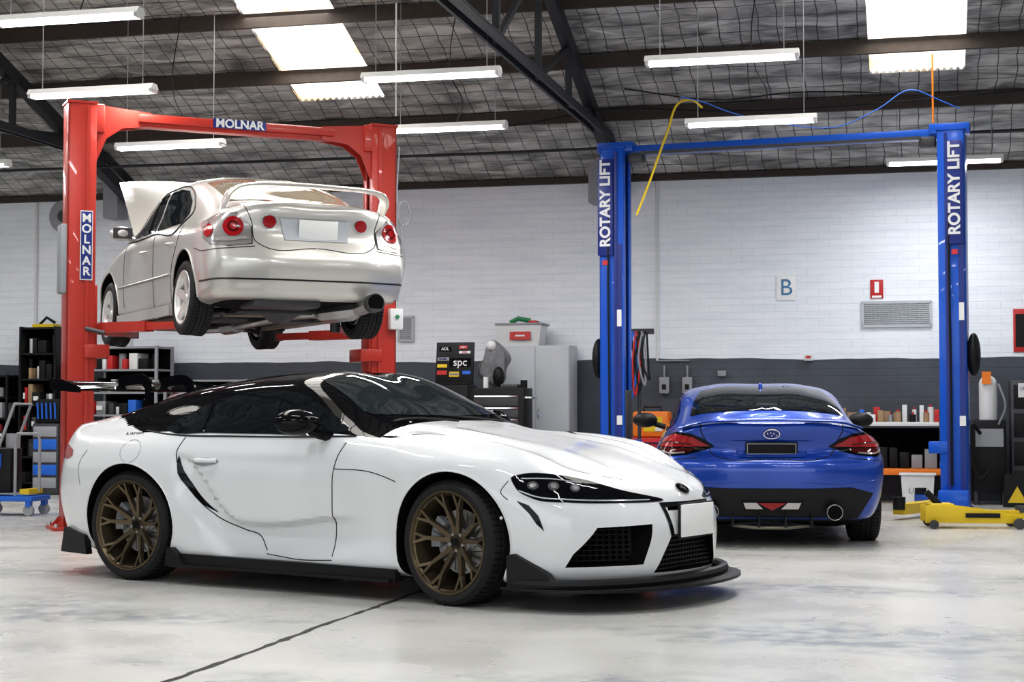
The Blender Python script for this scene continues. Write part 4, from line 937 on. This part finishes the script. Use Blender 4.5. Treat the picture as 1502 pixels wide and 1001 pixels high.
mb.box((0, .10, 1.61), (.46, .03, .50), black_plastic, (-8, 0, 0), .004)
mb.box((0, -.02, 1.37), (.46, .26, .03), black_plastic)
def sticker(x, z, w, h, m, t=None, tm=None, sz=.05):
    y = .082-(z-1.61)*-.14
    mb.box((x, y-.003, z), (w, .003, h), m, (-8, 0, 0))
    if t: mb.text(t, sz, TM((x, y-.009, z), 82), tm or white_pl, .001, bold=.001)
sticker(-.12, 1.78, .14, .05, black_matte, 'ADL', white_pl, .05); sticker(.10, 1.80, .10, .04, red_p, 'LIQUI', white_pl, .025)
sticker(.12, 1.74, .14, .03, white_pl, 'KYB', red_p, .03); sticker(.07, 1.62, .26, .10, black_matte, 'spc', white_pl, .13); sticker(-.14, 1.66, .14, .04, grey_pl, 'BILSTEIN', blue_dk, .025)
sticker(-.15, 1.58, .12, .04, yellow); sticker(-.15, 1.50, .12, .05, red_p); sticker(.0, 1.48, .12, .06, yellow, 'OHLINS', blue_p, .03); sticker(.15, 1.50, .1, .04, blue_p)
put(mb, 'tool_cart', -.38, 1.35)
mb = MB(); mb.tube([(0, 0, 0), (0, 0, 1.85)], .018, steel_dk)
for k in range(3): mb.tube([(0, 0, .05), (.13*math.cos(k*2.1), .13*math.sin(k*2.1), .012)], .012, steel_dk)
tb = bmesh.new(); bmesh.ops.create_uvsphere(tb, u_segments=32, v_segments=20, radius=1)
for w in tb.verts:
    c = w.co; a = math.atan2(c.y, c.x); f = 1+.14*math.sin(a*7+c.z*3)+.08*math.sin(a*3+c.z*7)
    w.co = V((c.x*.14*f*(1.15-.3*c.z)+.03*math.sin(c.z*4), c.y*.10*f, 1.62+c.z*.27))
mb.merge(tb, cloth); mb.sphere((.07, -.08, 1.45), 1, black_plastic, (.07, .06, .12)); mb.sphere((-.02, -.07, 1.82), 1, white_pl, (.06, .05, .06)); put(mb, 'jacket_stand', .05, 1.05)
mb = MB(); mb.box((0, 0, .40), (.56, .42, .68), red_p, bev=.01)
for k in range(4): mb.box((0, -.215, .15+k*.16), (.50, .012, .14), red_p, bev=.004); mb.box((0, -.228, .2+k*.16), (.44, .012, .014), chrome)
for x in (-.22, .22):
    for y in (-.15, .15): mb.cyl((x-.015, y, .03), (x+.015, y, .03), .03, rubber, 12)
put(mb, 'tool_cabinet', 1.95, .85)
mb = MB(); mb.box((0, 0, .15), (.42, .30, .30), orange, bev=.03); mb.box((.03, -.152, .15), (.22, .006, .17), yellow); mb.tube([(-.1, 0, .30), (-.1, 0, .35), (.1, 0, .35), (.1, 0, .30)], .012, black_plastic); mb.box((.10, -.158, .09), (.08, .006, .04), white_pl)
mb.box((.26, .02, .12), (.12, .2, .22), red_p, bev=.01)
put(mb, 'storage_case', 1.90, .85, .745)
mb = MB()
for k in range(6):
    m = [black_plastic, blue_p, red_p, black_plastic, grey_pl, black_plastic][k]; x = -.10+k*.035
    mb.tube(herm([V((x, 0, 1.95)), V((x-.03, -.04, 1.6)), V((x+.02*(k-2), -.05, 1.1+.06*k)), V((x+.05, -.04, 1.5)), V((x+.02, 0, 1.93))], 6), .012, m)
mb.box((0, .05, 1.95), (.34, .05, .06), steel_dk)
mb.box((0, .03, 1.72), (.10, .06, .36), steel_dk, bev=.01); mb.cyl((0, .05, 0), (0, .05, 1.95), .02, steel_dk)
mb.box((0, .05, .01), (.3, .3, .02), steel_dk)
put(mb, 'air_hose_stand', 1.85, 1.5)
mb = MB(); mb.box((0, 0, .90), (1.45, .62, .045), white_pl, bev=.004)
for x in (-.69, .69):
    for y in (-.27, .27): mb.box((x, y, .44), (.05, .05, .88), steel_dk)
mb.box((0, 0, .36), (1.42, .58, .07), orange, bev=.004); mb.box((0, .28, .6), (1.42, .01, .5), black_matte)
random.seed(5); x = -.66
while x < .60:
    w = random.uniform(.07, .16); h = random.uniform(.08, .26); mb.box((x+w/2, 0, .395+h/2), (w*.9, .3, h), random.choice([black_plastic, grey_pl, white_pl, black_plastic, blue_p, steel_dk]), bev=.008); x += w+.01
for layer in (0, 1):
    x = -.70
    while x < .64:
        w = random.uniform(.04, .12); h = random.uniform(.05, .15)+.05*layer; mm = random.choice([cardboard, red_p, white_pl, blue_p, grey_pl, cardboard, black_plastic, white_pl])
        yy = -.12 if layer == 0 else .16
        if random.random() < .5: mb.cyl((x+w/2, yy, .923), (x+w/2, yy, .923+h), min(w, .07)/2, mm, 14); mb.cyl((x+w/2, yy, .923+h), (x+w/2, yy, .95+h), min(w, .07)/5, red_p, 10)
        else: mb.box((x+w/2, yy, .923+h/2), (w*.95, .16, h), mm, bev=.005)
        x += w+random.uniform(.005, .07)
put(mb, 'workbench', 4.72, .45)
mb = MB(); mb.prism([(-.16, -.12, 0), (.16, -.12, 0), (.18, -.14, .34), (-.18, -.14, .34)], (0, .26, 0), white_pl); mb.box((0, 0, .35), (.40, .32, .02), white_pl, bev=.005); mb.text('LUBE', .09, TM((0, -.138, .17), 87), grey_pl, .001); put(mb, 'plastic_tub', 4.9, 1.05, 0)
mb = MB(); mb.box((0, 0, .55), (.36, .38, .80), black_plastic, bev=.03); mb.box((0, -.195, .75), (.3, .01, .2), grey_pl)
for x in (-.15, .15): mb.cyl((x-.02, .1, .10), (x+.02, .1, .10), .10, rubber, 20); mb.box((x, -.12, .08), (.04, .04, .16), steel_dk)
mb.tube(herm([V((-.1, -.2, .8)), V((-.18, -.3, .9)), V((-.18, -.3, .5)), V((-.1, -.3, .3)), V((.0, -.3, .4))], 6), .02, black_plastic)
mb.tube(herm([V((.1, -.2, .9)), V((.17, -.3, 1.1)), V((.10, -.3, 1.35))], 6), .012, grey_pl)
mb.cyl((.0, .05, .95), (.0, .05, 1.35), .10, white_pl, 24); mb.sphere((0, .05, 1.35), .10, white_pl)
mb.box((-.02, -.06, 1.42), (.10, .02, .14), orange)
put(mb, 'fluid_extractor', 5.68, .6)
mb = MB(); mb.box((0, 0, .7), (.46, .45, 1.38), steel_dk, bev=.01)
for k in range(4): mb.box((0, -.23, .25+k*.32), (.40, .01, .27), black_plastic, bev=.005)
mb.box((0, -.24, 1.28), (.30, .006, .16), white_pl); mb.text('ULTRA LITE', .05, TM((0, -.246, 1.30), 90), blue_dk, .001)
put(mb, 'parts_cabinet', 6.15, .40)
mb = MB(); mb.prism([(-.15, 0, 0), (.15, 0, 0), (.13, 0, .36), (-.13, 0, .36)], (0, .02, 0), black_plastic); mb.prism([(-.10, -.004, .05), (.10, -.004, .05), (0, -.004, .23)], (0, .004, 0), yellow); mb.beam((0, .02, .35), (0, .22, 0), .2, .015, black_plastic); put(mb, 'caution_sign', 5.95, 1.15)
mb = MB(); mb.tube([(0, 0, 0), (-.08, .22, 1.05)], .015, white_pl); mb.box((0, -.02, .02), (.34, .12, .04), yellow, bev=.01); put(mb, 'floor_mop', 5.3, 1.35)
mb = MB(); mb.cyl((0, 0, 0), (0, 0, .42), .075, red_p, 24); mb.sphere((0, 0, .42), .075, red_p); mb.cyl((0, 0, .48), (0, 0, .55), .02, black_plastic); mb.tube([(0, 0, .52), (.08, -.02, .5), (.09, -.02, .2)], .01, black_plastic); put(mb, 'fire_extinguisher', 6.42, 1.0, 0)
def sign(name, s, z, w, h, m, txt=None, tm=None, sz=.2, extra=None):
    mb = MB(); mb.box((0, 0, 0), (w, .01, h), m, bev=.001)
    if txt: mb.text(txt, sz, TM((0, -.008, 0), 90), tm, .001)
    if extra: extra(mb)
    return put(mb, name, s, .012, z)
sign('bay_sign', 3.39, 2.52, .23, .29, plate_white, 'B', mat('sign_blue', (.06, .20, .36), .5), .28)
def ext(mb): mb.box((0, -.007, .02), (.05, .002, .13), plate_white); mb.box((0, -.007, -.09), (.11, .002, .025), plate_white)
sign('fire_sign', 4.45, 2.49, .15, .22, red_p, extra=ext)
sign('warning_poster', 6.10, 1.98, .22, .50, red_p, extra=lambda mb: mb.box((0, -.007, 0), (.17, .002, .38), black_plastic))
def vent(s, z, w, h, n):
    mb = MB()
    for q in (-1, 1): mb.box((0, 0, q*h/2), (w+.03, .03, .03), grey_cab); mb.box((q*w/2, 0, 0), (.03, .03, h), grey_cab)
    mb.box((0, .012, 0), (w, .005, h), grey_pl)
    for k in range(n): mb.box((0, 0, -h/2+h*(k+.5)/n), (w, .022, h/n*.5), grey_cab, (35, 0, 0))
    k = -w/2
    while k < w/2: mb.box((k, -.008, 0), (.006, .01, h), grey_cab); k += .05
    put(mb, 'wall_vent', s, .02, z)
vent(4.675, 2.19, .78, .28, 12); vent(-1.38, 2.09, .18, .30, 12)
for s, z in ((1.92, 1.36), (2.20, 1.36), (2.62, 1.50), (3.65, 1.68)):
    mb = MB(); big = z < 1.4
    mb.box((0, 0, 0), ((.12 if big else .10), .06, (.20 if big else .07)), grey_pl if z < 1.6 else white_pl, bev=.008)
    if big: mb.tube([(0, .0, .10), (0, .0, .24)], .012, grey_pl); mb.box((0, -.035, -.02), (.05, .01, .06), black_plastic)
    if z > 1.6: mb.box((0, -.03, .01), (.06, .01, .03), red_p)
    put(mb, 'electrical_box', s, .045, z)
mb = MB(); mb.tube([(0, 0, 1.66), (0, 0, 3.85)], .015, white_pl); mb.tube([(0, 0, 1.66), (.40, 0, 1.66)], .010, grey_pl); put(mb, 'electrical_conduit', 1.83, .03)
mb = MB(); mb.revolve([(.0, -.10), (.20, -.10), (.22, -.08), (.16, -.06), (.16, .06), (.22, .08), (.20, .10), (0, .10)], grey_pl, seg=32); mb.box((0, .16, .0), (.16, .12, .4), steel_dk); mb.cyl((0, -.10, 0), (0, -.12, 0), .08, steel_dk)
put(mb, 'hose_reel', -6.02, .25, 3.62)
mb = MB(); mb.tube([(0, 0, 0), (0, 0, 2.15)], .018, white_pl); put(mb, 'electrical_conduit', -5.2, .03, 1.7)
mb = MB(); mb.tube([(0, 0, 0), (0, 0, 2.15)], .018, white_pl); put(mb, 'electrical_conduit', -6.6, .03, 1.7)
# overhead hoses
mb = MB(); mb.tube(herm([V((1.98, 16.9, 4.20)), V((1.88, 16.9, 4.28)), V((1.76, 17.0, 4.28)), V((1.62, 17.0, 3.95)), V((1.44, 17.0, 3.45)), V((1.30, 17.0, 3.09))], 8), .012, yellow); mb.obj('air_hose')
mb = MB(); mb.tube(herm([V((1.70, 16.4, 4.22)), V((1.95, 16.4, 4.16)), V((2.15, 16.4, 4.08)), V((2.7, 16.4, 3.95)), V((3.30, 16.4, 3.92)), V((3.7, 16.4, 4.10)), V((4.02, 16.4, 4.29)), V((4.33, 16.4, 4.18)), V((4.52, 16.4, 4.10))], 8), .006, blue_p); mb.obj('air_hose')
mb = MB(); mb.tube(herm([V((1.2, 17.4, 4.5)), V((2.2, 17.4, 4.38)), V((3.0, 17.3, 4.44)), V((4.4, 17.0, 4.36))], 8), .008, black_plastic); mb.obj('air_hose')
mb = MB(); mb.tube([(4.30, 16.6, 3.99), (4.30, 16.6, 4.7)], .010, orange); mb.obj('power_conduit')
mb = MB(); mb.tube([(-1.12, 15.7, 3.9), (-1.12, 15.7, 5.0)], .007, white_pl); mb.obj('power_conduit')
# floor jack
mb = MB()
for q in (-.15, .15): mb.prism([(-.45, q, .05), (.40, q, .05), (.40, q, .12), (.05, q, .17), (-.35, q, .22), (-.45, q, .20)], (0, .018, 0), yellow, .003)
mb.beam((-.2, 0, .13), (.42, 0, .13), .10, .06, yellow); mb.cyl((.42, 0, .14), (.42, 0, .20), .06, steel_dk, 20)
for x, r in ((.36, .05), (-.38, .04)):
    for q in (-.19, .19): mb.cyl((x, q-.02, r), (x, q+.02, r), r, steel_dk, 16)
mb.box((-.3, 0, .16), (.22, .26, .12), yellow, bev=.01); mb.cyl((-.30, 0, .2), (-.42, 0, .32), .03, black_plastic); mb.box((.05, -.16, .12), (.3, .004, .04), black_plastic)
mb.obj('floor_jack', (4.15, 14.75, 0), -6)
mb = MB(); mb.beam((-.62, 0, .06), (.62, 0, .09), .10, .08, yellow); mb.beam((.5, 0, .08), (.9, .1, .08), .09, .07, yellow); mb.cyl((-.6, 0, 0), (-.6, 0, .16), .07, yellow, 20); mb.box((0, 0, .012), (1.0, .16, .024), steel_dk)
mb.obj('support_ramp', (4.55, 15.45, 0), -10)
# trolley
mb = MB()
mb.box((0, 0, .17), (.62, .42, .05), blue_p, bev=.01)
for x in (-.26, .26):
    for y in (-.17, .17):
        mb.cyl((x, y-.02, .055), (x, y+.02, .055), .055, grey_pl, 18); mb.box((x, y, .12), (.05, .06, .06), blue_p)
mb.tube([(.10, -.15, .2), (.10, -.15, .75), (.12, -.15, .82), (.34, -.15, .82), (.36, -.15, .75), (.36, -.15, .25)], .016, grey_pl)
mb.tube([(-.25, -.18, .2), (.10, -.18, 1.12)], .016, grey_pl); mb.tube([(-.25, .18, .2), (.10, .18, 1.12), (.10, -.18, 1.12)], .016, grey_pl)
mb.box((-.1, 0, .45), (.28, .26, .45), black_plastic, bev=.02); mb.box((-.12, -.14, .55), (.12, .02, .14), blue_p); mb.cyl((0, 0, .67), (0, 0, .82), .07, grey_pl)
mb.box((.2, 0, .24), (.1, .3, .05), yellow)
mb.obj('equipment_trolley', (-5.05, 16.6, 0), -10)
coupe('red_coupe', (-2.95, 16.75, 0), 97, mat('red_car_paint', (.30, .012, .01), .25, 0, .8))

# ================================================================== WORLD / LIGHTS / CAMERA
w = bpy.data.worlds.new('World'); scene.world = w; w.use_nodes = True
bg = w.node_tree.nodes['Background']; bg.inputs[0].default_value = (.88, .94, 1, 1); bg.inputs[1].default_value = .9
for a, b in sk:
    ld = bpy.data.lights.new('skylight_glow', 'AREA'); ld.shape = 'RECTANGLE'; ld.size = .95; ld.size_y = 8.; ld.energy = 280; ld.color = (1, .97, .92)
    lo = bpy.data.objects.new('skylight_glow', ld); scene.collection.objects.link(lo)
    D = 6.5; lo.location = W((a+b)/2, D, Z0+PT*D-.06); lo.rotation_euler = Euler((-math.atan(PT), 0, math.radians(RA)))
ld = bpy.data.lights.new('doorway_daylight', 'AREA'); ld.shape = 'RECTANGLE'; ld.size = 20; ld.size_y = 3.8; ld.energy = 330; ld.color = (.94, .97, 1)
lo = bpy.data.objects.new('doorway_daylight', ld); scene.collection.objects.link(lo); lo.location = W(0, 25.6, 2.2)
lo.rotation_euler = (math.radians(90), 0, math.radians(RA))

cd = bpy.data.cameras.new('camera'); cam = bpy.data.objects.new('camera', cd); scene.collection.objects.link(cam); scene.camera = cam
cd.sensor_width = 36; cd.lens = 2400/1502*36; cam.location = (0, 0, 1.05); cam.rotation_euler = (math.radians(90+2.445), 0, 0)
cd.clip_end = 200
scene.view_settings.view_transform = 'Standard'
scene.view_settings.gamma = .93
